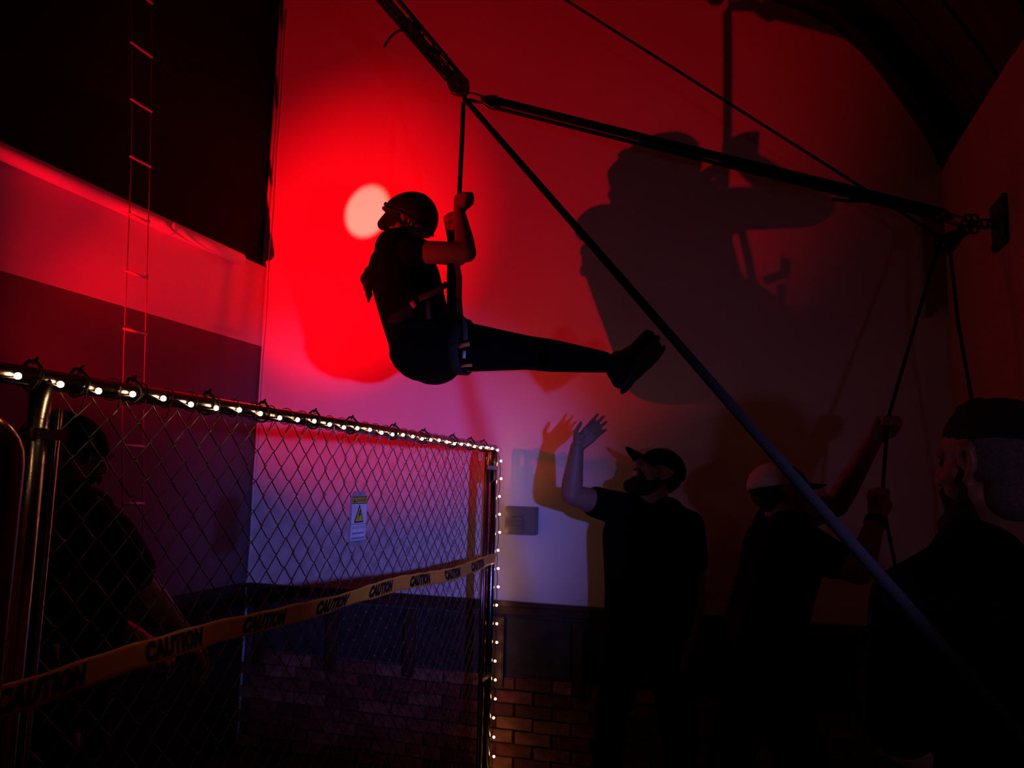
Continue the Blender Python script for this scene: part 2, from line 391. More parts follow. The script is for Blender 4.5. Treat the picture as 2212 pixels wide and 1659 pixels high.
# ------------------------------------------------------------------ string of lights on rail and far post
sl = thing('string_lights', 'string of warm white bulbs along the fence rail and down the far post', 'lights', (FX + 0.03, 2.6, RZ))
cable = []; BUL = []
for i in range(33):
    y = 1.01 + 0.0955 * i; BUL.append(V((FX + 0.031, y, 1.801 + 0.003 * math.sin(i * 1.7))))
for i in range(18):
    BUL.append(V((FX + 0.030 + 0.004 * math.sin(i * 2.1), 4.135, 1.80 - 0.0985 * (i + 0.6))))
bm = B(); pts = []
for i, b in enumerate(BUL):
    pts.append(b + V((-0.008, 0, -0.004)))
    if i < len(BUL) - 1:
        mid = (b + BUL[i + 1]) / 2; pts.append(mid + V((-0.004, 0, 0.004 if i % 3 else -0.006)))
tube(bm, pts, 0.0020, 6); obj('cable', bm, M_dsteel, sl)
bm = B(); ellip(bm, (0, 0, 0), (0.0066, 0.0066, 0.0066), None, 10); mb = bpy.data.meshes.new('bulb'); bm.to_mesh(mb); bm.free(); mb.materials.append(M_bulb)
for p in mb.polygons: p.use_smooth = True
for b in BUL:
    o = bpy.data.objects.new('bulb', mb); COL.objects.link(o); o.parent = sl; o.location = b - sl.location
for i, y in enumerate([1.16, 1.27, 1.42, 1.68, 1.92, 2.2, 2.45, 2.8, 3.1, 3.45, 3.7, 3.9]):
    bm = B(); tube(bm, [(FX + 0.027 * math.cos(a), y + 0.004 * math.sin(2 * a + i), RZ + 0.027 * math.sin(a) + (0.006 if a > 1 and a < 2 else 0)) for a in [math.pi * 2 * k / 14 for k in range(14)]], 0.0035, 6, closed=True)
    tube(bm, [(FX, y, RZ + 0.026), (FX + 0.004, y + 0.008, RZ + 0.04)], 0.003, 6); obj('cable_tie', bm, M_shell, sl)

# ------------------------------------------------------------------ caution tape
def text_mesh(s, size, bold=0.0, shear=0.0):
    c = bpy.data.curves.new('txt', 'FONT'); c.body = s; c.size = size; c.offset = bold; c.shear = shear; c.resolution_u = 3; c.space_character = 1.12
    o = bpy.data.objects.new('txt', c); COL.objects.link(o); dg = bpy.context.evaluated_depsgraph_get(); dg.update()
    me = bpy.data.meshes.new_from_object(o.evaluated_get(dg)); COL.objects.unlink(o); bpy.data.objects.remove(o); bpy.data.curves.remove(c)
    xs = [v.co.x for v in me.vertices]; ys = [v.co.y for v in me.vertices]
    return me, min(xs), max(xs), min(ys), max(ys)
tp = thing('caution_tape', 'yellow caution tape stretched along the camera side of the fence', 'tape', (-1.312, 2.6, 1.21))
def tape_pt(y, v, lift=0.0):
    zc = 1.2115 + 0.010 * math.sin((y - 1.2) * 1.9) + 0.006 * math.sin(y * 5.0)
    tw = 0.25 * math.sin(y * 3.1 + 0.4) + 0.12 * math.sin(y * 11)
    x = -1.309 + 0.004 * math.sin(y * 6.0) + 0.003 * math.sin(y * 17)
    return V((x + math.cos(tw) * lift + math.sin(tw) * v, y, zc + math.cos(tw) * v - math.sin(tw) * lift))
bm = B(); N = 150; rows = []
for k in range(N + 1):
    y = 1.09 + (4.085 - 1.09) * k / N
    rows.append([bm.verts.new(tape_pt(y, -0.029 + 0.058 * j / 6 + (0.0012 * math.sin(y * 40 + j)))) for j in range(7)])
for a, b in zip(rows, rows[1:]):
    for j in range(6): bm.faces.new((a[j], b[j], b[j + 1], a[j + 1]))
o = obj('band', bm, M_tape, tp)
sol = o.modifiers.new('t', 'SOLIDIFY'); sol.thickness = 0.0008
word = text_mesh('CAUTION', 0.06, 0.0048, 0.28)
for i in range(8):
    y0 = 1.125 + i * 0.3665
    me0, x0, x1, yy0, yy1 = word
    b2 = bmesh.new(); b2.from_mesh(me0)
    bmesh.ops.triangulate(b2, faces=b2.faces[:]); 
    long = [e for e in b2.edges if e.calc_length() > 0.02]
    bmesh.ops.subdivide_edges(b2, edges=long, cuts=3)
    for v in b2.verts:
        a = (v.co.x - x0) / (x1 - x0); h = (v.co.y - yy0) / (yy1 - yy0)
        v.co = tape_pt(y0 + 0.205 * a, -0.0225 + 0.045 * h, 0.0022)
    obj('lettering', b2, M_ink, tp, False)

# ------------------------------------------------------------------ danger sign
sg = thing('danger_sign', 'laminated white danger sign with a yellow warning triangle hung on the fence', 'sign', (-1.325, 2.515, 1.47))
SX = -1.326
def sgp(u, v, l=0.0): return V((SX + l - 0.004 * (v - 0.5), 2.452 + 0.128 * u - 0.008 * (1 - v), 1.385 + 0.187 * v))
def sg_poly(name, uv, l, m, th=0.0006):
    bm = B(); a = [bm.verts.new(sgp(u, v, l)) for u, v in uv]; b = [bm.verts.new(sgp(u, v, l + th)) for u, v in uv]; n = len(uv)
    bm.faces.new(list(reversed(a))); bm.faces.new(b)
    for k in range(n): bm.faces.new((a[k], a[(k + 1) % n], b[(k + 1) % n], b[k]))
    bmesh.ops.recalc_face_normals(bm, faces=bm.faces[:])
    return obj(name, bm, m, sg, False)
def rect(u0, v0, u1, v1): return [(u0, v0), (u1, v0), (u1, v1), (u0, v1)]
sg_poly('laminate', [(0.0, 0.0), (1.0, 0.0), (1.0, 0.9), (0.85, 1.05), (0.2, 1.05), (0.0, 0.92)], 0.0, M_lam, 0.001)
sg_poly('paper', rect(0.1, 0.11, 0.96, 0.94), 0.0012, M_paper)
sg_poly('border', rect(0.1, 0.81, 0.96, 0.945), 0.002, M_ink)
sg_poly('header', rect(0.12, 0.825, 0.94, 0.93), 0.0028, M_yel)
sg_poly('small_triangle', [(0.15, 0.84), (0.27, 0.84), (0.21, 0.915)], 0.0036, M_ink)
sg_poly('rule', rect(0.1, 0.425, 0.96, 0.433), 0.002, M_ink)
sg_poly('rule', rect(0.1, 0.11, 0.96, 0.118), 0.002, M_ink)
sg_poly('triangle_border', [(0.25, 0.455), (0.80, 0.455), (0.525, 0.80)], 0.002, M_ink)
sg_poly('triangle', [(0.315, 0.48), (0.735, 0.48), (0.525, 0.745)], 0.0028, M_yel)
sg_poly('lightning_bolt', [(0.56, 0.71), (0.47, 0.60), (0.52, 0.60), (0.44, 0.50), (0.60, 0.625), (0.55, 0.625), (0.60, 0.69)], 0.0036, M_ink)
def sg_text(s, u0, u1, v0, v1, m, l=0.0036):
    me, x0, x1, y0, y1 = text_mesh(s, 0.05, 0.001)
    b2 = bmesh.new(); b2.from_mesh(me)
    for v in b2.verts:
        v.co = sgp(u0 + (u1 - u0) * (v.co.x - x0) / (x1 - x0), v0 + (v1 - v0) * (v.co.y - y0) / (y1 - y0), l)
    obj('lettering', b2, m, sg, False)
sg_text('DANGER', 0.30, 0.92, 0.845, 0.91, M_ink)
sg_text('DO NOT TOUCH', 0.16, 0.90, 0.335, 0.395, M_greyink, 0.0022)
for v in (0.255, 0.165):
    u = 0.18 if v > 0.2 else 0.14
    while u < (0.86 if v > 0.2 else 0.90):
        w = random.uniform(0.03, 0.06); sg_poly('print_mark', rect(u, v - 0.02, u + w, v + 0.022), 0.002, M_greyink, 0.0003); u += w + 0.015

# ------------------------------------------------------------------ wire rope ladder by the left wall
ld = thing('rope_ladder', 'slim wire rope ladder with metal rungs hanging in front of the left wall', 'ladder', (-2.88, 3.05, 1.1))
def lad(z, s):
    y = 2.95 + (3.45 - z) * 0.095; return V((-2.885 + 0.012 * math.sin(z * 2.3), y + s * 0.066 + 0.004 * math.sin(z * 3 + s), z))
for s in (-1, 1):
    bm = B(); tube(bm, [lad(5.1 - 0.1 * k, s) for k in range(44)], 0.0030, 6); obj('side_wire', bm, M_wire, ld)
for k in range(15):
    z = 5.13 - 0.2815 * k; z = 3.453 + 0.2825 * (6 - k)
    if z > 5.1 or z < 0.85: continue
    a, b = lad(z, -1), lad(z, 1); d = (b - a).normalized() * 0.006
    bm = B(); tube(bm, [a - d, b + d], 0.0068, 10); obj('rung', bm, M_cord, ld)
    for q in (a, b):
        bm = B(); ellip(bm, q + V((0, 0, 0.004)), (0.007, 0.007, 0.010), None, 8); obj('ferrule', bm, M_wire, ld)

# ------------------------------------------------------------------ brown bent tube at the left edge
bt = thing('bent_tube_frame', 'brown glossy bent tube frame standing at the left edge before the fence', 'frame', (-1.17, 0.95, 0))
for k, (dx, r) in enumerate(((0.0, 0.021), (-0.046, 0.021))):
    c = PD(-62, 1000, 1.38); pts = []
    for i in range(13):
        a = math.pi * i / 12; pts.append(c + _r * ((0.072 + dx) * math.cos(a)) + V((0, 0, (0.072 + dx) * math.sin(a))))
    pts = [V((pts[0].x, pts[0].y, 0.0)), V((pts[0].x, pts[0].y, 0.8))] + pts + [V((pts[-1].x, pts[-1].y, 0.8)), V((pts[-1].x, pts[-1].y, 0.0))]
    bm = B(); tube(bm, pts, r, 16); obj('tube', bm, M_copper, bt)
bt.location = V((c.x, c.y, 0))
for ch in bt.children: ch.matrix_parent_inverse = Matrix.Translation(-bt.location)

# ------------------------------------------------------------------ lamps on stands, beside the photographer and behind the fence
def stage_lamp(label, pos, aim, flap=None, spread=0.16):
    t = thing('stage_lamp', label, 'lamp', (pos.x, pos.y, 0)); d = (aim - pos).normalized()
    back = pos - d * 0.03
    bm = B(); lathe(bm, [(0.03, -0.16), (0.055, -0.15), (0.065, -0.10), (0.065, 0.0), (0.058, 0.0), (0.05, -0.012)], back, d, 24); obj('housing', bm, M_lamp, t)
    u, w = perp(d)
    bm = B(); tube(bm, [back - d * 0.07 + V((0, 0, -0.10)) - _r * 0.075, back - d * 0.07 - _r * 0.075], 0.006, 8); tube(bm, [back - d * 0.07 + V((0, 0, -0.10)) + _r * 0.075, back - d * 0.07 + _r * 0.075], 0.006, 8)
    tube(bm, [back - d * 0.07 + V((0, 0, -0.10)) - _r * 0.075, back - d * 0.07 + V((0, 0, -0.10)) + _r * 0.075], 0.006, 8); obj('yoke', bm, M_lamp, t)
    foot = back - d * 0.07 + V((0, 0, -0.10))
    bm = B(); tube(bm, [foot, V((foot.x, foot.y, 0.25))], 0.014, 12); obj('pole', bm, M_lamp, t)
    for k in range(3):
        a = 2.1 * k + 0.5; bm = B(); tube(bm, [V((foot.x, foot.y, 0.45)), V((foot.x + spread * math.cos(a), foot.y + spread * math.sin(a), 0.012))], 0.010, 8); obj('leg', bm, M_lamp, t)
    if flap:
        bm = B(); box(bm, *flap); obj('beam_blocker', bm, M_lamp, t, False)  # unseen flap, added to limit the red light on the left wall
    return t
stage_lamp('black stage lamp on a stand behind the fence, throwing the red beam', RED_POS, RED_AIM, ((RED_POS.x - 0.036, RED_POS.y + 0.03, RED_POS.z - 0.14), (RED_POS.x - 0.033, RED_POS.y + 0.115, RED_POS.z + 0.34)))
stage_lamp('black stage lamp on a stand beside the right wall, throwing the blue beam', BLUE_POS, BLUE_AIM, None, 0.11)

# ------------------------------------------------------------------ people: building blocks
class Head:
    def __init__(self, c, fwd, up, s=1.0):
        self.c = V(c); f = V(fwd).normalized(); u = V(up); u = (u - f * u.dot(f)).normalized(); l = u.cross(f)
        self.f, self.u, self.l, self.s = f, u, l, s
        self.R = Matrix((f, l, u)).transposed()
    def __call__(self, x, y, z): return self.c + (self.f * x + self.l * y + self.u * z) * self.s
    def ell(self, bm, c, r, tilt=None):
        fr = self.R if tilt is None else self.R @ tilt
        ellip(bm, self(*c), [q * self.s for q in r], fr)
    def rc(self, bm, a, ra, b, rb): rcone(bm, self(*a), ra * self.s, self(*b), rb * self.s)
def head_prims(bm, H, neck, rn=0.056, ears=True):
    H.ell(bm, (-0.012, 0, 0.032), (0.098, 0.076, 0.088))
    H.ell(bm, (0.028, 0, -0.025), (0.064, 0.060, 0.085))
    for s in (-1, 1):
        H.rc(bm, (-0.005, s * 0.052, -0.06), 0.024, (0.055, s * 0.014, -0.105), 0.022)
        H.rc(bm, (0.06, s * 0.036, -0.022), 0.02, (0.03, s * 0.055, -0.015), 0.02)
        H.rc(bm, (0.078, s * 0.012, 0.027), 0.014, (0.064, s * 0.046, 0.026), 0.013)
        H.rc(bm, (0.102, s * 0.008, -0.03), 0.009, (0.098, s * 0.014, -0.032), 0.008)
        if ears:
            pts = [(-0.002, 0.070, -0.032), (-0.012, 0.078, -0.024), (-0.024, 0.086, -0.004), (-0.026, 0.089, 0.016), (-0.016, 0.087, 0.030), (-0.002, 0.082, 0.028), (0.006, 0.076, 0.014)]
            for a, b in zip(pts, pts[1:]): H.rc(bm, (a[0], s * a[1], a[2]), 0.0062, (b[0], s * b[1], b[2]), 0.0062)
            H.rc(bm, (0.0, s * 0.072, -0.034), 0.009, (-0.004, s * 0.074, -0.026), 0.008)
            H.ell(bm, (-0.008, s * 0.074, 0.004), (0.020, 0.007, 0.026))
    H.rc(bm, (0.05, 0, -0.108), 0.02, (0.066, 0, -0.104), 0.02)
    H.rc(bm, (0.086, 0, 0.022), 0.009, (0.108, 0, -0.024), 0.0125)
    H.rc(bm, (0.086, -0.018, -0.060), 0.008, (0.086, 0.018, -0.060), 0.008)
    H.rc(bm, (0.083, -0.017, -0.073), 0.009, (0.083, 0.017, -0.073), 0.009)
    rcone(bm, H(-0.022, 0, -0.06), rn * H.s, neck, rn * 1.12)
def eyes(H, parent):
    for s in (-1, 1):
        bm = B(); H.ell(bm, (0.072, s * 0.031, 0.008), (0.0125, 0.0125, 0.0125)); obj('eye', bm, M_eye, parent)
def rot(v, axis, ang): return Quaternion(axis, ang) @ v
def hand(bm, wrist, d, n, curl=0.3, spread=0.12, side=1, k=1.0, thumb_in=0.5):
    """d = towards the fingers, n = out of the palm, side = +1 when the thumb is on d x n"""
    d = V(d).normalized(); n = V(n); n = (n - d * n.dot(d)).normalized(); s = d.cross(n).normalized() * side
    w = V(wrist); L = [0.046, 0.050, 0.047, 0.037]; off = [0.028, 0.0095, -0.009, -0.027]; pal = [0.086, 0.090, 0.086, 0.079]
    for i in range(4):
        o = off[i] * k; kn = w + d * pal[i] * k + s * o * 1.08 - n * 0.003
        rcone(bm, w + s * o * 0.62 + d * 0.008, 0.0145 * k, kn, 0.0115 * k)
        dd = rot(d, n, -spread * (1.5 - i) * 0.6 * side).normalized() if spread else d
        p = kn; ax = s * side
        for j, (f, r) in enumerate(((1.0, 0.0098), (0.62, 0.0088), (0.48, 0.008))):
            c = curl * (0.75, 1.15, 0.8)[j]
            q = Quaternion(d.cross(n).normalized(), c)
            dd = q @ dd
            e = p + dd * L[i] * f * k; rcone(bm, p, r * k, e, r * 0.9 * k, 10); p = e
    rcone(bm, w + d * 0.02 * k, 0.017 * k, w + d * 0.055 * k + s * 0.022 * k + n * 0.006, 0.017 * k)
    p = w + d * 0.022 * k + s * 0.026 * k + n * 0.008
    td = (d * 0.62 + s * (0.78 - 0.5 * thumb_in) + n * 0.45 * thumb_in).normalized(); q = p + td * 0.042 * k
    rcone(bm, p, 0.0145 * k, q, 0.0115 * k, 10)
    td2 = (d * 0.75 + s * (0.4 - 0.75 * thumb_in) + n * 0.55 * thumb_in).normalized(); e = q + td2 * 0.032 * k
    rcone(bm, q, 0.011 * k, e, 0.0095 * k, 10); rcone(bm, e, 0.0095 * k, e + td2 * 0.018 * k, 0.0085 * k, 10)
def shoe(parent, ank, d, n, k=1.0, lace=True, r_ank=0.045):
    """d = heel to toe, n = out of the sole"""
    d = V(d).normalized(); n = V(n); n = (n - d * n.dot(d)).normalized(); s = d.cross(n)
    heel = V(ank) - d * 0.035 * k + n * 0.055 * k
    bm = B()
    rcone(bm, ank, r_ank, V(ank) - d * 0.012 + n * 0.03, 0.046 * k)
    rcone(bm, V(ank) - d * 0.012 + n * 0.03, 0.046 * k, heel, 0.036 * k)
    rcone(bm, V(ank) + n * 0.012 + d * 0.01, 0.042 * k, heel + d * 0.13 * k - n * 0.005, 0.035 * k)
    for q in (-1, 1): rcone(bm, heel + s * q * 0.006, 0.033 * k, heel + d * 0.155 * k + s * q * 0.015 * k, 0.031 * k)
    rcone(bm, heel + d * 0.155 * k, 0.036 * k, heel + d * 0.205 * k + n * 0.004, 0.029 * k)
    o = remesh('shoe', bm, 0.008, M_shoe, parent, 3)
    fr = Matrix((d, s, n)).transposed(); bm = B()
    ellip(bm, heel + n * 0.034 * k + d * 0.01 * k, (0.055 * k, 0.036 * k, 0.014 * k), fr); ellip(bm, heel + n * 0.034 * k + d * 0.15 * k, (0.09 * k, 0.048 * k, 0.014 * k), fr); ellip(bm, heel + n * 0.034 * k + d * 0.08 * k, (0.08 * k, 0.036 * k, 0.014 * k), fr)
    adopt_sub(remesh('sole', bm, 0.007, M_shell, None, 2), o)
    if lace:
        bm = B()
        for j in range(4):
            c = heel + d * (0.06 + 0.03 * j) * k - n * (0.050 - 0.009 * j) * k
            tube(bm, [c - s * 0.024 * k + n * 0.012, c - n * 0.002, c + s * 0.024 * k + n * 0.012], 0.003, 6)
        c = heel + d * 0.062 * k - n * 0.052 * k
        tube(bm, [c + (s * 0.03 * math.sin(a) * 0.6 - n * 0.026 * (1 - math.cos(a)) / 1.6 + d * 0.02 * math.sin(a)) * k for a in [2 * math.pi * i / 12 for i in range(12)]], 0.0028, 6, closed=True)
        adopt_sub(obj('laces', bm, M_webk), o)
    return o
def adopt_sub(o, part):
    o.parent = part
    loc = V((0, 0, 0)); q = part.parent
    # the part's own transform is identity in world space, so no correction is needed
    return o
def cap_shape(parent, H, m, m_brim, name='cap', r=(0.106, 0.087, 0.092), z0=0.022, brim=0.075, tilt=0.12, turn=0.0, front_m=None):
    bm = B(); seg, rows = 28, 9; rings = []
    for i in range(rows):
        a = math.pi / 2 * i / rows
        rings.append([bm.verts.new(H(-0.012 + r[0] * math.cos(a) * math.cos(t), r[1] * math.cos(a) * math.sin(t), z0 + tilt * -r[0] * math.cos(a) * math.cos(t) * 0.6 + r[2] * math.sin(a))) for t in [2 * math.pi * k / seg for k in range(seg)]])
    top = bm.verts.new(H(-0.012, 0, z0 + r[2]))
    for a, b in zip(rings, rings[1:]):
        for k in range(seg): bm.faces.new((a[k], a[(k + 1) % seg], b[(k + 1) % seg], b[k]))
    for k in range(seg): bm.faces.new((rings[-1][k], rings[-1][(k + 1) % seg], top))
    me = bpy.data.meshes.new(name); bm.normal_update(); bm.to_mesh(me); bm.free(); me.materials.append(m)
    if front_m:
        me.materials.append(front_m)
        for p in me.polygons:
            q = (p.center - H(-0.012, 0, 0)); 
            if q.dot(H.f) > 0.02 * H.s: p.material_index = 1
    o = link(name, me, None, parent); md = o.modifiers.new('t', 'SOLIDIFY'); md.thickness = 0.004; md.offset = 1
    if brim:
        bm = B(); rows2 = []
        for i in range(6):
            f = i / 5
            row = []
            for k in range(11):
                t = -1 + 2 * k / 10; ang = t * 1.15
                rx = r[0] * math.cos(ang); ry = r[1] * math.sin(ang)
                x = -0.012 + rx + brim * f * (1 - t * t * 0.55); y = ry * (1 - 0.10 * f)
                z = z0 - tilt * r[0] * math.cos(ang) * 0.6 - 0.014 * f - 0.016 * t * t * (0.4 + f)
                x2 = x * math.cos(turn) - y * math.sin(turn); y2 = x * math.sin(turn) + y * math.cos(turn)
                row.append(bm.verts.new(H(x2, y2, z + 0.004)))
            rows2.append(row)
        for a, b in zip(rows2, rows2[1:]):
            for k in range(10): bm.faces.new((a[k], a[k + 1], b[k + 1], b[k]))
        ob = obj('brim', bm, m_brim); md = ob.modifiers.new('t', 'SOLIDIFY'); md.thickness = 0.004; adopt_sub(ob, o)
    return o
def torso(bm, top, chest, belly, pelvis, lat, rt, rc, rb, rp, wc=0.09, wb=0.075, wp=0.075, wt=0.07):
    lat = V(lat).normalized()
    for s in (-1, 1):
        a, b, c, d = top + lat * s * wt, chest + lat * s * wc, belly + lat * s * wb, pelvis + lat * s * wp
        chain(bm, [a, b, c, d], [rt, rc, rb, rp])
    rcone(bm, chest, rc, belly, rb); rcone(bm, belly, rb, pelvis, rp)

# ------------------------------------------------------------------ the climber in the air
Y0 = 3.1
def C(px, py, dy=0.0): return P(px, py, Y0 + dy)
cl = thing('person', 'person in black clothes and helmet hanging from a rope, legs stretched out', 'person', C(925, 760))
H1 = Head(C(889, 474), (0.82, 0.14, -0.52), (0.52, 0.05, 0.84), 1.02)
lat = V((0.0, 1.0, 0.0))
sR, eR, wR = C(900, 545, -0.14), C(1008, 546, -0.13), C(992, 458, -0.035)
sL, eL, wL = C(885, 540, 0.15), C(990, 556, 0.18), C(978, 512, 0.05)
hp = [C(934, 756, s) for s in (-0.075, 0.075)]; kn = [C(1140, 762, s) for s in (-0.07, 0.07)]; an = [C(1303, 782, s) for s in (-0.062, 0.066)]
tops, ch, be, pe = C(868, 548), C(874, 592), C(893, 668), C(926, 748)
bm = B(); head_prims(bm, H1, C(868, 540), 0.05)
torso(bm, tops, ch, be, pe, lat, 0.075, 0.105, 0.105, 0.125, 0.06, 0.055, 0.06, 0.06)
for a, b, c in ((sR, eR, wR), (sL, eL, wL)):
    rcone(bm, tops, 0.07, a, 0.055); mid = b.lerp(c, 0.3)
    chain(bm, [a, a.lerp(b, 0.5), b, mid, c], [0.052, 0.049, 0.042, 0.042, 0.027])
hand(bm, wR, (0.06, 0.12, 1), (0.25, 0.9, -0.05), 1.45, 0.0, -1, 0.95, 1.0)
hand(bm, wL, (-0.02, -0.2, 1), (0.2, -0.9, 0), 1.45, 0.0, 1, 0.92, 1.0)
for i in range(2):
    chain(bm, [hp[i], hp[i].lerp(kn[i], 0.4), kn[i], kn[i].lerp(an[i], 0.35), an[i]], [0.098, 0.09, 0.058, 0.055, 0.036])
remesh('body', bm, 0.0065, M_skin, cl, 5)
# shirt
bm = B(); torso(bm, tops, ch, be, pe, lat, 0.098, 0.138, 0.134, 0.145, 0.06, 0.055, 0.06, 0.06)
for a, b in ((sR, eR), (sL, eL)):
    rcone(bm, tops, 0.083, a, 0.066); rcone(bm, a - (b - a) * 0.05, 0.068, a.lerp(b, 0.02), 0.066)
rcone(bm, C(905, 600, -0.05), 0.075, C(905, 600, 0.05), 0.075)
rcone(bm, C(866, 532), 0.066, tops, 0.08)
remesh('shirt', bm, 0.009, M_cloth, cl, 4)
bm = B()
for s in (-1, 1): rcone(bm, be.lerp(pe, 0.6) + lat * s * 0.06, 0.13, pe + lat * s * 0.06 + V((0, 0, -0.012)), 0.153)
for i in range(2):
    chain(bm, [hp[i], C(1005, 750, (-0.073, 0.073)[i]), kn[i], kn[i].lerp(an[i], 0.35), an[i]], [0.128, 0.108, 0.072, 0.068, 0.045])
remesh('trousers', bm, 0.009, M_trous, cl, 4)
sd = C(1398, 742) - C(1335, 826); sn = V((0.72, -0.1, -0.62))
shoe(cl, an[0] + V((0.045, 0, -0.01)), sd.normalized() + V((0, -0.45, 0)), sn, 1.04)
shoe(cl, an[1] + V((0.058, 0, -0.012)), sd.normalized() + V((0, 0.5, -0.08)), sn, 1.04)
# helmet
bm = B(); hm = []
seg, rows = 32, 11
for i in range(rows):
    a = -0.10 + (math.pi / 2 + 0.10) * i / rows
    hm.append([bm.verts.new(H1(-0.008 + 0.126 * math.cos(a) * math.cos(t), 0.102 * math.cos(a) * math.sin(t), (0.002 if math.cos(t) > 0 else -0.018) * math.cos(a) * abs(math.cos(t)) + 0.004 + 0.122 * math.sin(a))) for t in [2 * math.pi * k / seg for k in range(seg)]])
tv = bm.verts.new(H1(-0.008, 0, 0.126))
for a, b in zip(hm, hm[1:]):
    for k in range(seg): bm.faces.new((a[k], a[(k + 1) % seg], b[(k + 1) % seg], b[k]))
for k in range(seg): bm.faces.new((hm[-1][k], hm[-1][(k + 1) % seg], tv))
he = obj('helmet', bm, M_shell, cl); he.modifiers.new('t', 'SOLIDIFY').thickness = 0.012
bm = B(); tube(bm, [v.co.copy() for v in []] or [H1(-0.008 + 0.127 * math.cos(t), 0.103 * math.sin(t), (0.002 if math.cos(t) > 0 else -0.018) * abs(math.cos(t)) - 0.009) for t in [2 * math.pi * k / 32 for k in range(32)]], 0.006, 8, closed=True)
adopt_sub(obj('helmet_rim', bm, M_shell), he)
bm = B(); box(bm, (-0.15, -0.014, -0.012), (-0.118, 0.014, 0.006), Matrix.Translation(H1.c) @ H1.R.to_4x4(), 0.003); adopt_sub(obj('lamp_clip', bm, M_shell), he)
bm = B(); H1.ell(bm, (-0.065, -0.089, 0.052), (0.006, 0.006, 0.006)); adopt_sub(obj('rivet', bm, M_steel), he)
for s in (-1, 1):
    bm = B(); tube(bm, [H1(0.035, s * 0.092, 0.0), H1(0.036, s * 0.078, -0.05), H1(0.045, s * 0.045, -0.105), H1(0.05, 0, -0.132)], 0.0055, 6); tube(bm, [H1(-0.05, s * 0.088, -0.005), H1(-0.01, s * 0.082, -0.045), H1(0.036, s * 0.078, -0.06)], 0.005, 6); adopt_sub(obj('chin_strap', bm, M_webk), he)
eyes(H1, cl)
bm = B(); H1.ell(bm, (-0.03, 0, -0.005), (0.088, 0.083, 0.085)); H1.rc(bm, (-0.085, 0, -0.03), 0.035, (-0.10, 0, -0.085), 0.028); remesh('hair', bm, 0.008, M_hair, cl, 2)
bm = B()
bp = [(840, 500), (832, 522), (822, 545), (812, 568), (800, 588), (794, 603), (795, 620), (797, 636), (796, 654)]
br = [0.024, 0.026, 0.026, 0.027, 0.030, 0.034, 0.024, 0.018, 0.006]
for i, ((x, y), r) in enumerate(zip(bp, br)): ellip(bm, C(x, y, 0.012 * (-1) ** i), (r, r, r * 1.0))
for i in range(len(bp) - 1): rcone(bm, C(*bp[i]), br[i] * 0.8, C(*bp[i + 1]), br[i + 1] * 0.8)
remesh('braid', bm, 0.007, M_hair, cl, 1)
# harness
bm = B(); ax = (be - pe).normalized(); bu, bw = perp(ax)
def hoop(c, axis, ra, rb, u, n=36): 
    axis = V(axis).normalized(); u = V(u); u = (u - axis * u.dot(axis)).normalized(); w = axis.cross(u)
    ps = [V(c) + u * ra * math.cos(2 * math.pi * k / n) + w * rb * math.sin(2 * math.pi * k / n) for k in range(n + 1)]
    ns = [u * math.cos(2 * math.pi * k / n) + w * math.sin(2 * math.pi * k / n) for k in range(n + 1)]
    return ps, ns
ps, ns = hoop(be.lerp(pe, 0.42), ax, 0.138, 0.196, (1, 0, 0.3)); ribbon(bm, ps, 0.024, 0.008, ns); hb = obj('harness_belt', bm, M_webk, cl)
for i in range(2):
    c = C(1000, 750, (-0.073, 0.073)[i]); axd = (kn[i] - hp[i]).normalized()
    ps, ns = hoop(c, axd, 0.116, 0.116, (0, -1, 0)); bm = B(); ribbon(bm, ps, 0.022, 0.008, ns); lo = obj('leg_loop', bm, M_webk, cl)
    if i == 0:
        def onleg(px, py): return C(px, py, -0.192)
        for (x, y, tx) in ((1003, 746, 3), (999, 786, 1)):
            bm = B(); a, b = onleg(x - 12, y + tx), onleg(x + 12, y - tx); up = V((0, 0.05 if y > 770 else 0, 0))
            ribbon(bm, [a + up, (a + b) / 2 + up + V((0, -0.004, 0)), b + up], 0.0085 if y < 770 else 0.006, 0.004, (0, -1, 0.0)); adopt_sub(obj('orange_tab', bm, M_orange), lo)
        bm = B(); ribbon(bm, [onleg(1003, 758), onleg(1002, 774)], 0.007, 0.003, (0, -1, 0)); adopt_sub(obj('size_label', bm, M_tag), lo)
        bm = B(); ribbon(bm, [C(993, 682, -0.13), C(1002, 690, -0.165), C(1005, 710, -0.185), C(1005, 735, -0.195)], 0.010, 0.004, [V((0.2, -1, 0.3))] * 4); adopt_sub(obj('riser_strap', bm, M_web), lo)
for nm, pts, w, m in (('orange_tab', [(889, 652), (897, 663)], 0.011, M_orange), ('gear_strap', [(926, 650), (925, 672), (927, 690)], 0.009, M_web), ('gear_strap', [(905, 646), (930, 636), (950, 625), (966, 612)], 0.013, M_web), ('gear_strap', [(868, 678), (861, 690), (857, 696)], 0.007, M_web)):
    bm = B(); ribbon(bm, [C(x, y, -0.185 + 0.05 * max(0, (x - 930) / 40)) for x, y in pts], w, 0.005, (0, -1, 0.1)); adopt_sub(obj(nm, bm, m), hb)
for x, y in ((862, 745), (871, 783)):
    bm = B(); c = C(x, y, -0.02); tube(bm, [c + V((0.012 * math.cos(a), 0.0, 0.022 * math.sin(a))) for a in [2 * math.pi * k / 12 for k in range(12)]], 0.004, 6, closed=True); adopt_sub(obj('gear_loop', bm, M_webk), hb)

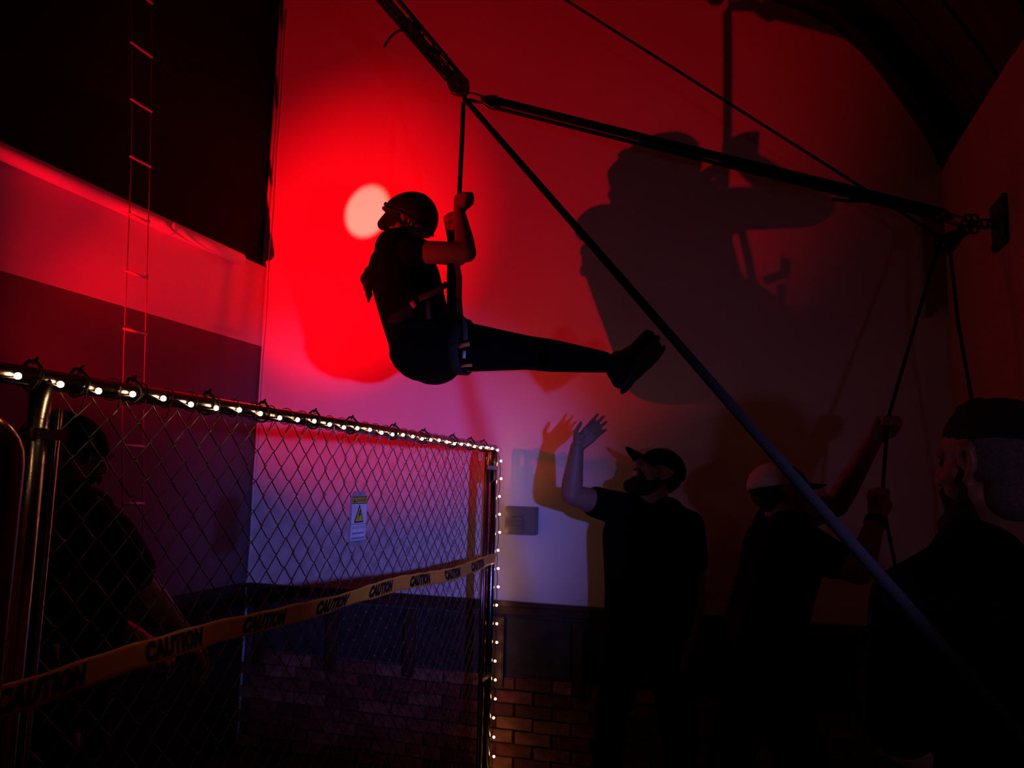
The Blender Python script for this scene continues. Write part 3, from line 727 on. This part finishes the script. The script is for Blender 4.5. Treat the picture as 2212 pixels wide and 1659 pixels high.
# ------------------------------------------------------------------ the man in the cap, arm raised
Y1 = 3.93
def C(px, py, dy=0.0): return P(px, py, Y1 + dy)
base = C(1405, 1400)
cm = thing('person', 'bearded person in black T-shirt and cap raising one open hand', 'person', (base.x, base.y, 0))
H2 = Head(C(1421, 1020), (-0.70, -0.46, 0.55), (0.42, 0.26, 0.87), 1.12)
lat = V((0.93, -0.30, 0))
tops, ch, be, pe = C(1400, 1112), C(1402, 1160), C(1402, 1270), C(1400, 1370)
sA, eA, wA = C(1312, 1092, -0.02), C(1233, 1068, -0.20), C(1246, 966, -0.24)
sB, eB, wB = C(1486, 1136, -0.02), C(1502, 1285, 0.02), C(1482, 1405, -0.08)
fl = lambda p, dx, dy: V((p.x + dx, p.y + dy, 0.085))
hp = [pe + lat * s * 0.10 + V((0, 0, -0.05)) for s in (-1, 1)]
kn = [V((pe.x - 0.17, pe.y - 0.06, 0.52)), V((pe.x + 0.15, pe.y - 0.06, 0.52))]
an = [V((pe.x - 0.21, pe.y - 0.0, 0.10)), V((pe.x + 0.17, pe.y + 0.02, 0.10))]
bm = B(); head_prims(bm, H2, C(1408, 1100), 0.062)
torso(bm, tops, ch, be, pe, lat, 0.08, 0.118, 0.122, 0.12, 0.11, 0.085, 0.085, 0.10)
for a, b, c in ((sA, eA, wA), (sB, eB, wB)):
    rcone(bm, tops, 0.08, a, 0.066); mid = b.lerp(c, 0.28)
    chain(bm, [a, a.lerp(b, 0.5), b, mid, c], [0.064, 0.061, 0.052, 0.052, 0.033])
hd = C(1306, 902, -0.26) - wA
hand(bm, wA, hd.normalized() + V((0.02, 0.05, 0)), (0.30, -0.95, -0.1), 0.16, 0.10, -1, 1.06, 0.3)
hand(bm, wB, (-0.1, -0.15, -1), (-0.9, 0.3, 0), 0.5, 0.05, 1, 1.05, 0.5)
for i in range(2): chain(bm, [hp[i], kn[i], an[i]], [0.095, 0.062, 0.042])
remesh('body', bm, 0.0055, M_skin, cm, 3)
bm = B(); torso(bm, tops, ch, be, pe, lat, 0.095, 0.136, 0.140, 0.138, 0.11, 0.09, 0.088, 0.10)
for a, b, f in ((sA, eA, 0.30), (sB, eB, 0.52)):
    rcone(bm, tops, 0.095, a, 0.082); rcone(bm, a, 0.082, a.lerp(b, f), 0.080)
ea = (sA - eA).normalized(); eb = (sB - eB).normalized()
remesh('shirt', bm, 0.0095, M_cloth, cm, 4)
bm = B()
for s in (-1, 1): rcone(bm, be.lerp(pe, 0.75) + lat * s * 0.085, 0.13, pe + lat * s * 0.085 + V((0, 0, -0.03)), 0.135)
for i in range(2): chain(bm, [hp[i], kn[i], an[i] + V((0, 0, 0.02))], [0.118, 0.085, 0.068])
remesh('trousers', bm, 0.011, M_trous, cm, 4)
for i, (a, dx) in enumerate(zip(an, (-0.35, 0.25))): shoe(cm, a, (dx, -1, 0), (0, 0, -1), 1.12, False)
cap_shape(cm, H2, M_cloth, M_cloth, brim=0.095, z0=0.022)
eyes(H2, cm)
bm = B()
for s in (-1, 1):
    H2.rc(bm, (-0.004, s * 0.060, -0.04), 0.018, (0.012, s * 0.055, -0.085), 0.028); H2.rc(bm, (0.012, s * 0.052, -0.085), 0.028, (0.062, s * 0.018, -0.118), 0.030)
    H2.rc(bm, (0.06, s * 0.034, -0.075), 0.018, (0.088, s * 0.020, -0.048), 0.009)
H2.ell(bm, (0.034, 0, -0.100), (0.060, 0.062, 0.036)); H2.rc(bm, (0.06, 0, -0.118), 0.034, (0.080, 0, -0.128), 0.03); H2.rc(bm, (0.088, -0.012, -0.047), 0.009, (0.088, 0.012, -0.047), 0.009)
remesh('beard', bm, 0.007, M_hair, cm, 2)
bm = B(); H2.ell(bm, (-0.035, 0, 0.005), (0.082, 0.0775, 0.066)); H2.rc(bm, (-0.07, -0.02, -0.03), 0.03, (-0.07, 0.02, -0.03), 0.03); remesh('hair', bm, 0.008, M_hair, cm, 2, cut=[(H2(-0.022, 0, 0), H2.f)])

# ------------------------------------------------------------------ the man hauling the rope
Y2 = 3.22
def C(px, py, dy=0.0): return P(px, py, Y2 + dy)
base = C(1640, 1400)
pm = thing('person', 'person in black top and pale cap hauling on the rope with both hands', 'person', (base.x, base.y, 0))
H3 = Head(C(1690, 1066), (0.90, 0.34, 0.16), (-0.2, 0.1, 0.97), 1.05)
lat = V((0.25, -0.95, -0.15))
tops, ch, be, pe = C(1690, 1146), C(1690, 1195), C(1668, 1290), C(1645, 1372)
sN, eN, wN = C(1757, 1188, -0.13), C(1856, 1236, -0.17), C(1894, 1118, -0.06)
sF, eF, wF = C(1716, 1116, 0.10), C(1806, 1092, 0.15), C(1888, 950, 0.05)
hp = [pe + V((0.01, s * -0.09, -0.05)) for s in (1, -1)]
kn = [V((pe.x + 0.17, pe.y - 0.16, 0.53)), V((pe.x - 0.14, pe.y + 0.06, 0.52))]
an = [V((pe.x + 0.33, pe.y - 0.16, 0.10)), V((pe.x - 0.28, pe.y + 0.10, 0.10))]
ROPE_HI, ROPE_LO = C(1918, 905, 0.0), C(1905, 1078, -0.02)
bm = B(); head_prims(bm, H3, C(1692, 1135), 0.058)
torso(bm, tops, ch, be, pe, lat, 0.08, 0.112, 0.108, 0.115, 0.085, 0.07, 0.075, 0.07)
for a, b, c in ((sN, eN, wN), (sF, eF, wF)):
    rcone(bm, tops, 0.08, a, 0.066); mid = b.lerp(c, 0.28)
    chain(bm, [a, a.lerp(b, 0.45), b, mid, c], [0.066, 0.060, 0.046, 0.047, 0.031])
hand(bm, wN, (0.10, 0.1, 1), (0.2, 0.95, 0), 1.45, 0, -1, 1.02, 1.0)
hand(bm, wF, (0.45, -0.15, 0.85), (0.5, -0.8, -0.1), 1.45, 0, 1, 1.02, 1.0)
for i in range(2): chain(bm, [hp[i], kn[i], an[i]], [0.095, 0.06, 0.042])
remesh('body', bm, 0.007, M_skin2, pm, 4)
bm = B(); torso(bm, tops, ch, be, pe, lat, 0.094, 0.128, 0.125, 0.128, 0.085, 0.07, 0.078, 0.072)
rcone(bm, tops, 0.09, sN, 0.08); rcone(bm, sN, 0.08, sN.lerp(eN, 0.42), 0.072); rcone(bm, tops, 0.09, sF.lerp(tops, 0.45), 0.078)
rcone(bm, C(1692, 1140), 0.070, tops, 0.09)
remesh('shirt', bm, 0.0095, M_cloth, pm, 4)
bm = B()
for s in (-1, 1): rcone(bm, be.lerp(pe, 0.75) + lat * s * 0.07, 0.12, pe + lat * s * 0.07, 0.128)
for i in range(2): chain(bm, [hp[i], kn[i], an[i] + V((0, 0, 0.02))], [0.115, 0.082, 0.064])
remesh('trousers', bm, 0.011, M_trous, pm, 4)
for i, a in enumerate(an): shoe(pm, a, ((0.95, 0.2, 0), (0.8, 0.6, 0))[i], (0, 0, -1), 1.1, False)
cap_shape(pm, H3, M_palecap, M_cloth, z0=0.022, brim=0.075, front_m=M_cloth, r=(0.11, 0.09, 0.095))
eyes(H3, pm)
bm = B(); H3.ell(bm, (-0.036, 0, 0.006), (0.080, 0.0775, 0.060)); H3.rc(bm, (-0.06, -0.02, -0.04), 0.026, (-0.06, 0.02, -0.04), 0.026); remesh('hair', bm, 0.008, M_hair, pm, 2, cut=[(H3(-0.022, 0, 0), H3.f)])
bm = B()
for s in (-1, 1): H3.rc(bm, (0.0, s * 0.058, -0.045), 0.016, (0.055, s * 0.018, -0.112), 0.026)
H3.rc(bm, (0.05, 0, -0.112), 0.028, (0.07, 0, -0.115), 0.024); remesh('beard', bm, 0.007, M_hair, pm, 2)
dW = (wN - eN).normalized(); bm = B(); ps, ns = hoop(wN - dW * 0.02, dW, 0.036, 0.036, (1, 0, 0), 20); ribbon(bm, ps, 0.013, 0.005, ns); obj('wristband', bm, M_webk, pm)

# ------------------------------------------------------------------ the near man at the right edge
nm = thing('person', 'dark-haired bearded person in black shirt standing close at the right edge', 'person', (0.52, 1.98, 0))
hc = PD(2138, 1003, 1.72)
H4 = Head(hc, (-0.66, 0.75, -0.06), (-0.04, 0.06, 1), 1.15)
lat = V((-0.62, -0.78, 0)).normalized()
nb = PD(2150, 1145, 1.74)
tops, ch, be, pe = nb + V((0, 0, -0.07)), nb + V((0.0, -0.01, -0.17)), nb + V((0, 0, -0.42)), nb + V((0, 0, -0.58))
sL4, sR4 = PD(1968, 1305, 1.63), nb - lat * 0.19 + V((0, 0, -0.07))
eL4, wL4 = sL4 + V((-0.03, 0.03, -0.29)), sL4 + V((0.16, 0.22, -0.42))
eR4, wR4 = sR4 + V((0.05, 0.02, -0.29)), sR4 + V((-0.10, 0.20, -0.44))
fy = nb.copy()
hp = [pe + lat * s * 0.09 + V((0, 0, -0.05)) for s in (1, -1)]
kn = [V((hp[i].x, hp[i].y + 0.02, 0.50)) for i in range(2)]; an = [V((hp[i].x, hp[i].y - 0.02, 0.10)) for i in range(2)]
bm = B(); head_prims(bm, H4, nb + V((0, 0, -0.03)), 0.064)
torso(bm, tops, ch, be, pe, lat, 0.085, 0.118, 0.118, 0.118, 0.10, 0.08, 0.08, 0.09)
for a, b, c in ((sL4, eL4, wL4), (sR4, eR4, wR4)):
    rcone(bm, tops, 0.08, a, 0.068); chain(bm, [a, a.lerp(b, 0.5), b, b.lerp(c, 0.28), c], [0.066, 0.06, 0.047, 0.048, 0.031])
    hand(bm, c, (c - b).normalized(), (0.3, 0.3, 0), 0.5, 0.05, 1, 1.05, 0.5)
for i in range(2): chain(bm, [hp[i], kn[i], an[i]], [0.095, 0.06, 0.042])
remesh('body', bm, 0.0065, M_skin2, nm, 3)
bm = B(); torso(bm, tops, ch, be, pe, lat, 0.098, 0.134, 0.134, 0.134, 0.10, 0.085, 0.085, 0.092)
for a, b in ((sL4, eL4), (sR4, eR4)):
    rcone(bm, tops, 0.095, a, 0.083); rcone(bm, a, 0.083, a.lerp(b, 0.85), 0.076)
remesh('shirt', bm, 0.010, M_cloth, nm, 4)
bm = B()
for s in (-1, 1): rcone(bm, be.lerp(pe, 0.7) + lat * s * 0.08, 0.125, pe + lat * s * 0.085, 0.13)
for i in range(2): chain(bm, [hp[i], kn[i], an[i] + V((0, 0, 0.02))], [0.115, 0.083, 0.066])
remesh('trousers', bm, 0.011, M_trous, nm, 4)
for a in an: shoe(nm, a, (-0.6, 0.75, 0), (0, 0, -1), 1.12, False)
bm = B(); H4.ell(bm, (-0.018, 0, 0.050), (0.100, 0.076, 0.078))
for k in range(26):
    a = random.uniform(0, 6.28); rr = random.uniform(0, 0.045); x, y = -0.012 + rr * 1.1 * math.cos(a), rr * math.sin(a)
    H4.rc(bm, (x, y, 0.105), 0.016, (x + 0.025, y * 1.05, 0.128 - rr * 0.5), 0.009)
remesh('hair', bm, 0.006, M_hair, nm, 1)
bm = B(); H4.ell(bm, (-0.022, 0, 0.018), (0.0935, 0.0795, 0.082)); H4.rc(bm, (-0.05, -0.02, -0.06), 0.052, (-0.05, 0.02, -0.06), 0.052); o = remesh('cropped_hair', bm, 0.007, M_stub, nm, 2)
bm = B()
for s in (-1, 1):
    H4.rc(bm, (0.012, s * 0.062, -0.02), 0.012, (0.008, s * 0.056, -0.065), 0.022); H4.rc(bm, (0.008, s * 0.054, -0.065), 0.022, (0.058, s * 0.022, -0.125), 0.034)
    H4.rc(bm, (0.06, s * 0.034, -0.075), 0.018, (0.092, s * 0.014, -0.050), 0.010)
H4.ell(bm, (0.034, 0, -0.100), (0.060, 0.064, 0.036)); H4.rc(bm, (0.06, 0, -0.128), 0.038, (0.086, 0, -0.12), 0.032); remesh('beard', bm, 0.007, M_hair, nm, 2)
eyes(H4, nm)

# ------------------------------------------------------------------ the man behind the fence at the left
lm = thing('person', 'bearded person in dark cap and black T-shirt watching from behind the fence', 'person', (-1.95, 1.72, 0))
D5 = 2.3
def C(px, py, dd=0.0): return PD(px, py, D5 + dd)
H5 = Head(C(142, 985), (0.94, 0.30, -0.10), (0.10, 0.02, 1), 1.10)
lat = V((0.28, -0.95, 0)).normalized()
tops, ch, be, pe = C(140, 1120), C(150, 1180), C(135, 1360), C(110, 1480)
sN, eN, wN = C(226, 1165, -0.10), C(300, 1270, -0.02), C(395, 1375, 0.12)
sF, eF, wF = C(130, 1140, 0.22), C(170, 1320, 0.30), C(300, 1380, 0.32)
hp = [pe + lat * s * 0.09 + V((0, 0, -0.05)) for s in (1, -1)]
kn = [V((hp[i].x + 0.02, hp[i].y, 0.5)) for i in range(2)]; an = [V((hp[i].x - 0.02, hp[i].y, 0.10)) for i in range(2)]
bm = B(); head_prims(bm, H5, C(125, 1085), 0.062)
torso(bm, tops, ch, be, pe, lat, 0.085, 0.12, 0.122, 0.12, 0.09, 0.08, 0.08, 0.09)
for a, b, c in ((sN, eN, wN), (sF, eF, wF)):
    rcone(bm, tops, 0.08, a, 0.066); chain(bm, [a, a.lerp(b, 0.5), b, b.lerp(c, 0.28), c], [0.066, 0.060, 0.050, 0.052, 0.032])
    hand(bm, c, (c - b).normalized(), (0.0, 0.3, -1), 0.7, 0.05, -1, 1.05, 0.5)
for i in range(2): chain(bm, [hp[i], kn[i], an[i]], [0.095, 0.06, 0.042])
remesh('body', bm, 0.007, M_skin2, lm, 3)
bm = B(); torso(bm, tops, ch, be, pe, lat, 0.098, 0.138, 0.14, 0.135, 0.09, 0.085, 0.085, 0.092)
for a, b in ((sN, eN), (sF, eF)):
    rcone(bm, tops, 0.095, a, 0.085); rcone(bm, a, 0.085, a.lerp(b, 0.62), 0.080)
remesh('shirt', bm, 0.010, M_cloth, lm, 4)
bm = B()
for s in (-1, 1): rcone(bm, be.lerp(pe, 0.7) + lat * s * 0.08, 0.125, pe + lat * s * 0.085, 0.13)
for i in range(2): chain(bm, [hp[i], kn[i], an[i] + V((0, 0, 0.02))], [0.115, 0.083, 0.066])
remesh('trousers', bm, 0.011, M_trous, lm, 4)
for a in an: shoe(lm, a, (0.9, 0.2, 0), (0, 0, -1), 1.12, False)
cap_shape(lm, H5, M_cloth, M_cloth, z0=0.018, brim=0, r=(0.115, 0.094, 0.100), tilt=0.1)
eyes(H5, lm)
bm = B()
for s in (-1, 1):
    H5.rc(bm, (0.0, s * 0.060, -0.03), 0.016, (0.010, s * 0.055, -0.08), 0.026); H5.rc(bm, (0.010, s * 0.052, -0.08), 0.026, (0.062, s * 0.02, -0.120), 0.032)
    H5.rc(bm, (0.06, s * 0.034, -0.075), 0.018, (0.094, s * 0.014, -0.050), 0.010)
H5.ell(bm, (0.034, 0, -0.100), (0.060, 0.062, 0.036)); H5.rc(bm, (0.06, 0, -0.122), 0.036, (0.085, 0, -0.118), 0.032); H5.rc(bm, (0.07, 0, -0.13), 0.03, (0.085, 0, -0.145), 0.02); remesh('beard', bm, 0.007, M_hair, lm, 2)
bm = B(); H5.ell(bm, (-0.04, 0, -0.01), (0.074, 0.079, 0.075)); remesh('hair', bm, 0.008, M_hair, lm, 2, cut=[(H5(-0.022, 0, 0), H5.f)])
bm = B(); M5 = Matrix.Translation(H5.c) @ H5.R.to_4x4() @ Matrix.Scale(1.1, 4)
box(bm, (0.082, -0.062, -0.006), (0.094, -0.008, 0.026), M5, 0.004); box(bm, (0.082, 0.008, -0.006), (0.094, 0.062, 0.026), M5, 0.004); box(bm, (0.088, -0.01, 0.010), (0.096, 0.01, 0.016), M5)
box(bm, (-0.01, -0.084, 0.010), (0.09, -0.080, 0.017), M5); box(bm, (-0.01, 0.080, 0.010), (0.09, 0.084, 0.017), M5); obj('glasses', bm, M_shell, lm, False)
for x, y in ((122, 1408), (168, 1602)):
    bm = B(); ribbon(bm, [C(x, y - 17, -0.22), C(x - 2, y + 17, -0.22)], 0.007, 0.004, (0.3, -1, 0)); obj('orange_tab', bm, M_orange, lm)
bm = B(); ribbon(bm, [C(200, 1055, -0.08), C(208, 1075, -0.09), C(216, 1100, -0.12)], 0.006, 0.003, (0.3, -1, 0)); obj('neck_strap', bm, M_webk, lm)

# ------------------------------------------------------------------ rigging: pulleys, links, ropes
def oval(bm, a, b, r, w, nrm, n=20):
    a, b = V(a), V(b); d = (b - a); L = d.length / 2; d.normalize(); nn = V(nrm); nn = (nn - d * nn.dot(d)).normalized(); s = d.cross(nn); c = (a + b) / 2; pts = []
    for k in range(n):
        t = 2 * math.pi * k / n; x = math.cos(t); y = math.sin(t)
        pts.append(c + d * ((L - w) * (1 if x > 0.001 else -1 if x < -0.001 else 0) + w * x) + s * w * y)
    tube(bm, pts, r, 8, closed=True)
def carabiner(label, a, b, w, nrm=(0.3, -1, 0), m=M_dsteel, r=0.0055):
    t = thing('carabiner', label, 'carabiner', (V(a) + V(b)) / 2)
    bm = B(); oval(bm, a, b, r, w, nrm); obj('ring', bm, m, t)
    d = (V(b) - V(a)).normalized(); nn = V(nrm); nn = (nn - d * nn.dot(d)).normalized(); s = d.cross(nn); c = (V(a) + V(b)) / 2; L = (V(b) - V(a)).length
    bm = B(); tube(bm, [c + s * w - d * L * 0.16, c + s * w + d * L * 0.16], r * 1.5, 10); obj('gate_sleeve', bm, m, t); return t
def pulley(label, c, up, axis, R=0.028, m=M_dsteel, group=None):
    c, up = V(c), V(up).normalized(); ax = V(axis); ax = (ax - up * ax.dot(up)).normalized(); s = up.cross(ax)
    t = thing('pulley', label, 'pulley', c, group)
    for q in (-1, 1):
        bm = B(); ring = []
        n = 20
        for k in range(n):
            a = 2 * math.pi * k / n
            x, y = R * 1.25 * math.cos(a), R * 1.25 * math.sin(a)
            if y > 0: y = y * 2.0; x = x * (1 - 0.35 * (y / (R * 2.5)))
            ring.append((x, y))
        f = [[bm.verts.new(c + s * x + up * y + ax * q * (0.013 + e)) for x, y in ring] for e in (0, 0.003)]
        bm.faces.new(f[0]); bm.faces.new(f[1])
        for k in range(n): bm.faces.new((f[0][k], f[0][(k + 1) % n], f[1][(k + 1) % n], f[1][k]))
        bmesh.ops.recalc_face_normals(bm, faces=bm.faces[:]); obj('cheek_plate', bm, m, t, False)
    bm = B(); lathe(bm, [(R * 0.3, -0.012), (R, -0.012), (R * 1.0, -0.009), (R * 0.72, 0), (R * 1.0, 0.009), (R, 0.012), (R * 0.3, 0.012)], c, ax, 24); obj('sheave', bm, M_steel, t)
    bm = B(); lathe(bm, [(0.005, -0.021), (0.008, -0.02), (0.008, -0.016), (0.005, -0.016), (0.005, 0.016), (0.008, 0.016), (0.008, 0.02), (0.005, 0.021)], c, ax, 12); obj('axle_bolt', bm, M_steel, t)
    return t
def rope(name, label, pts, r, m=M_rope, seg=10, cat='rope', twist=False, group=None):
    pts = [V(p) for p in pts]; dense = []
    for a, b in zip(pts, pts[1:]):
        n = max(1, int((b - a).length / 0.08))
        dense += [a.lerp(b, k / n) for k in range(n)]
    dense.append(pts[-1]); bm = B(); tube(bm, dense, r, seg); return tag(obj(name, bm, m), label, cat, group)
A = P(992, 186, 3.1); TL = P(832, 0, 3.02); dT = (TL - A).normalized()
topA = A + dT * ((4.86 - A.z) / dT.z)
sideT = dT.cross(V((0.29, -0.95, 0.0))).normalized()      # across the bundle, seen from the camera
if sideT.dot(cR) < 0: sideT = -sideT
pulley('main pulley above the climber where the ropes meet', A, dT, (0.2, -1, 0.1), 0.038, M_alu)
pulley('upper tackle pulley on the bundled ropes above the climber', A + dT * 0.20, -dT, (0.2, -1, 0.1), 0.026)
carabiner('long steel link in the rope bundle above the climber', A + dT * 0.06 - sideT * 0.012 - cF * 0.03, A + dT * 0.19 - sideT * 0.012 - cF * 0.03, 0.016)
carabiner('steel link beside the bundled ropes', A + dT * 0.10 + sideT * 0.028 - cF * 0.034, A + dT * 0.22 + sideT * 0.020 - cF * 0.034, 0.013)
for k, o in enumerate((-0.025, -0.0055, 0.014)):
    rope('tackle_rope', ('leftmost', 'middle', 'right-hand')[k] + ' strand of the thick rope bundle rising to the ceiling', [A + dT * 0.06 + sideT * o, A + dT * 0.24 + sideT * o, topA + sideT * (o * 1.2)], 0.0093)
rope('tackle_rope', 'single strand running apart to the right of the thick rope bundle', [A + sideT * 0.038, topA + sideT * 0.074], 0.0105)
rope('rope_tail', 'short curled rope end sticking out left of the rope bundle', [P(870, 65, 3.02), P(862, 66, 3.01), P(852, 72, 3.01), P(842, 82, 3.0), P(835, 92, 3.0), P(830, 102, 3.0)], 0.0055)
bm = B(); ellip(bm, A + dT * 0.36 + sideT * 0.012, (0.03, 0.025, 0.045), Matrix((dT.cross(sideT), sideT, dT)).transposed()); tube(bm, [A + dT * (0.31 + 0.01 * k) + sideT * (0.004 + 0.026 * math.cos(k * 1.3)) + dT.cross(sideT) * 0.026 * math.sin(k * 1.3) for k in range(14)], 0.008, 8)
tag(obj('rope_knot', bm, M_rope), 'dark knot wrapped round the rope bundle above the pulley', 'knot')
# small pulley pulled to the right
Bk = P(1066, 222, 3.1); tg = PD(2034, 464, 3.05); dR = (tg - Bk).normalized(); sR_ = V((0, 0, 1)); sR_ = (sR_ - dR * sR_.dot(dR)).normalized()
pulley('small red pulley right of the main pulley', Bk, -dR, (0.2, -1, 0.1), 0.024, M_alu)
carabiner('carabiner joining the main pulley to the small red pulley', P(1006, 206, 3.1), P(1044, 216, 3.1), 0.017)
for k, (o1, o2) in enumerate(((0.021, 0.019), (0.002, 0.0), (-0.021, -0.018))):
    rope('haul_rope', ('upper', 'middle', 'lower')[k] + ' rope of the tackle running to the right wall', [Bk + dR * 0.015 + sR_ * o1, tg + sR_ * o2], 0.0090 if k != 2 else 0.0085)
rope('rope_tail', 'loose rope end hanging beside the tackle near the right wall', [PD(1885, 430, 3.03), PD(1860, 434, 3.02), PD(1830, 434, 3.02), PD(1798, 431, 3.02)], 0.0065)
# anchor plate, links and pulleys at the right wall
wp = thing('anchor_plate', 'black steel anchor plate bolted to the right wall', 'plate', (XR - 0.006, 3.36, 2.69))
bm = B(); box(bm, (XR - 0.016, 3.28, 2.59), (XR - 0.0005, 3.445, 2.785), None, 0.003); obj('plate', bm, M_shell, wp, False)
for y in (3.30, 3.425):
    for z in (2.61, 2.765):
        bm = B(); lathe(bm, [(0.009, 0), (0.009, 0.006), (0.006, 0.008)], (XR - 0.016, y, z), (-1, 0, 0), 6); obj('bolt', bm, M_dsteel, wp, False)
EY = V((XR - 0.03, 3.362, 2.69)); bm = B(); tube(bm, [EY + V((0.018 * math.cos(a), 0, 0.018 * math.sin(a))) for a in [2 * math.pi * k / 16 for k in range(16)]], 0.005, 8, closed=True); obj('eye_ring', bm, M_dsteel, wp)
RP = PD(2098, 484, 3.08)
rp = thing('rigging_plate', 'round dark rigging plate with holes by the right wall', 'plate', RP)
bm = B(); seg = 32; v0 = []; cR2 = _r
ax = (-cF).normalized(); uu = cR.copy(); ww = cU.copy()
for q in range(6):
    a = q * math.pi / 3; cc = RP + (uu * math.cos(a) + ww * math.sin(a)) * 0.027; tube(bm, [cc + (uu * math.cos(t) + ww * math.sin(t)) * 0.014 for t in [2 * math.pi * k / 14 for k in range(14)]], 0.0055, 6, closed=True)
ellip(bm, RP, (0.018, 0.006, 0.018), None, 12); obj('disc', bm, M_dsteel, rp)
carabiner('carabiner between rigging plate and wall anchor plate', RP + (EY - RP) * 0.25, RP + (EY - RP) * 1.02, 0.016)
R1 = PD(2042, 528, 3.15); R2 = PD(2030, 466, 3.05)
carabiner('carabiner joining the tackle ropes to the rigging plate', R2 + (RP - R2) * 0.15, RP - (RP - R2) * 0.12, 0.018, m=M_alu)
carabiner('carabiner hanging from the rigging plate above the lower pulley', R1 + (RP - R1) * 0.25, RP - (RP - R1) * 0.12, 0.018, m=M_alu)
pulley('dark pulley at the end of the tackle near the right wall', R2, (RP - R2), (0.2, -1, 0), 0.022)
pulley('lower black pulley by the right wall with ropes hanging down', R1, (RP - R1), (0.2, -1, 0.1), 0.034)
th0 = P(1222, 0, 3.3); th1 = R1 + V((-0.02, 0, 0.035)); dth = (th0 - th1).normalized()
rope('guide_rope', 'thin rope slanting down from the ceiling to the lower pulley', [th1 + dth * ((th0 - th1).length + 0.10), th1], 0.0062)
rope('pull_rope', 'rope running down from the lower pulley through both hands of the hauling person', [R1 + V((-0.028, 0, -0.01)), ROPE_HI, ROPE_LO, PD(1932, 1212, 2.95), PD(1945, 1420, 2.9), V((PD(1945, 1420, 2.9).x, 3.3, 0.012))], 0.0068)
rope('slack_rope', 'slack rope dropping from the lower pulley behind the near person', [R1 + V((0.016, 0, -0.02)), PD(2070, 700, 3.0), PD(2104, 890, 2.93), PD(2130, 1060, 2.9), V((PD(2130, 1060, 2.9).x, 3.2, 0.012))], 0.0068)
# heavy rope coming towards the camera
rope('heavy_rope', 'thick grey rope slanting from the main pulley down past the camera', [P(1004, 214, 3.1), PD(2330, 1737, 1.13)], 0.0125, M_grope, 14)
# rope and lanyard that carry the climber
top = P(1001, 222, 3.1); hpt = P(992, 425, 3.1); 
rope('hand_rope', 'vertical rope from the main pulley held in both fists of the climber', [top, P(998, 300, 3.1), hpt, P(984, 500, 3.1), P(981, 560, 3.1)], 0.0105)
lt = thing('lanyard', 'dark webbing lanyard tying the hand rope to the climber harness', 'lanyard', P(982, 620, 3.1))
bm = B(); ribbon(bm, [P(978, 545, 3.1), P(976, 600, 3.1), P(976, 655, 3.1), P(985, 690, 3.02)], 0.022, 0.012, (0.29, -0.95, 0)); obj('webbing', bm, M_webk, lt, False)
bm = B(); ribbon(bm, [P(985, 560, 3.07), P(992, 600, 3.07), P(991, 645, 3.06), P(994, 684, 3.0)], 0.013, 0.008, (0.29, -0.95, 0)); obj('webbing', bm, M_web, lt, False)
bm = B(); oval(bm, P(984, 655, 3.06), P(992, 690, 3.0), 0.005, 0.014, (0.3, -1, 0)); obj('screw_link', bm, M_dsteel, lt)
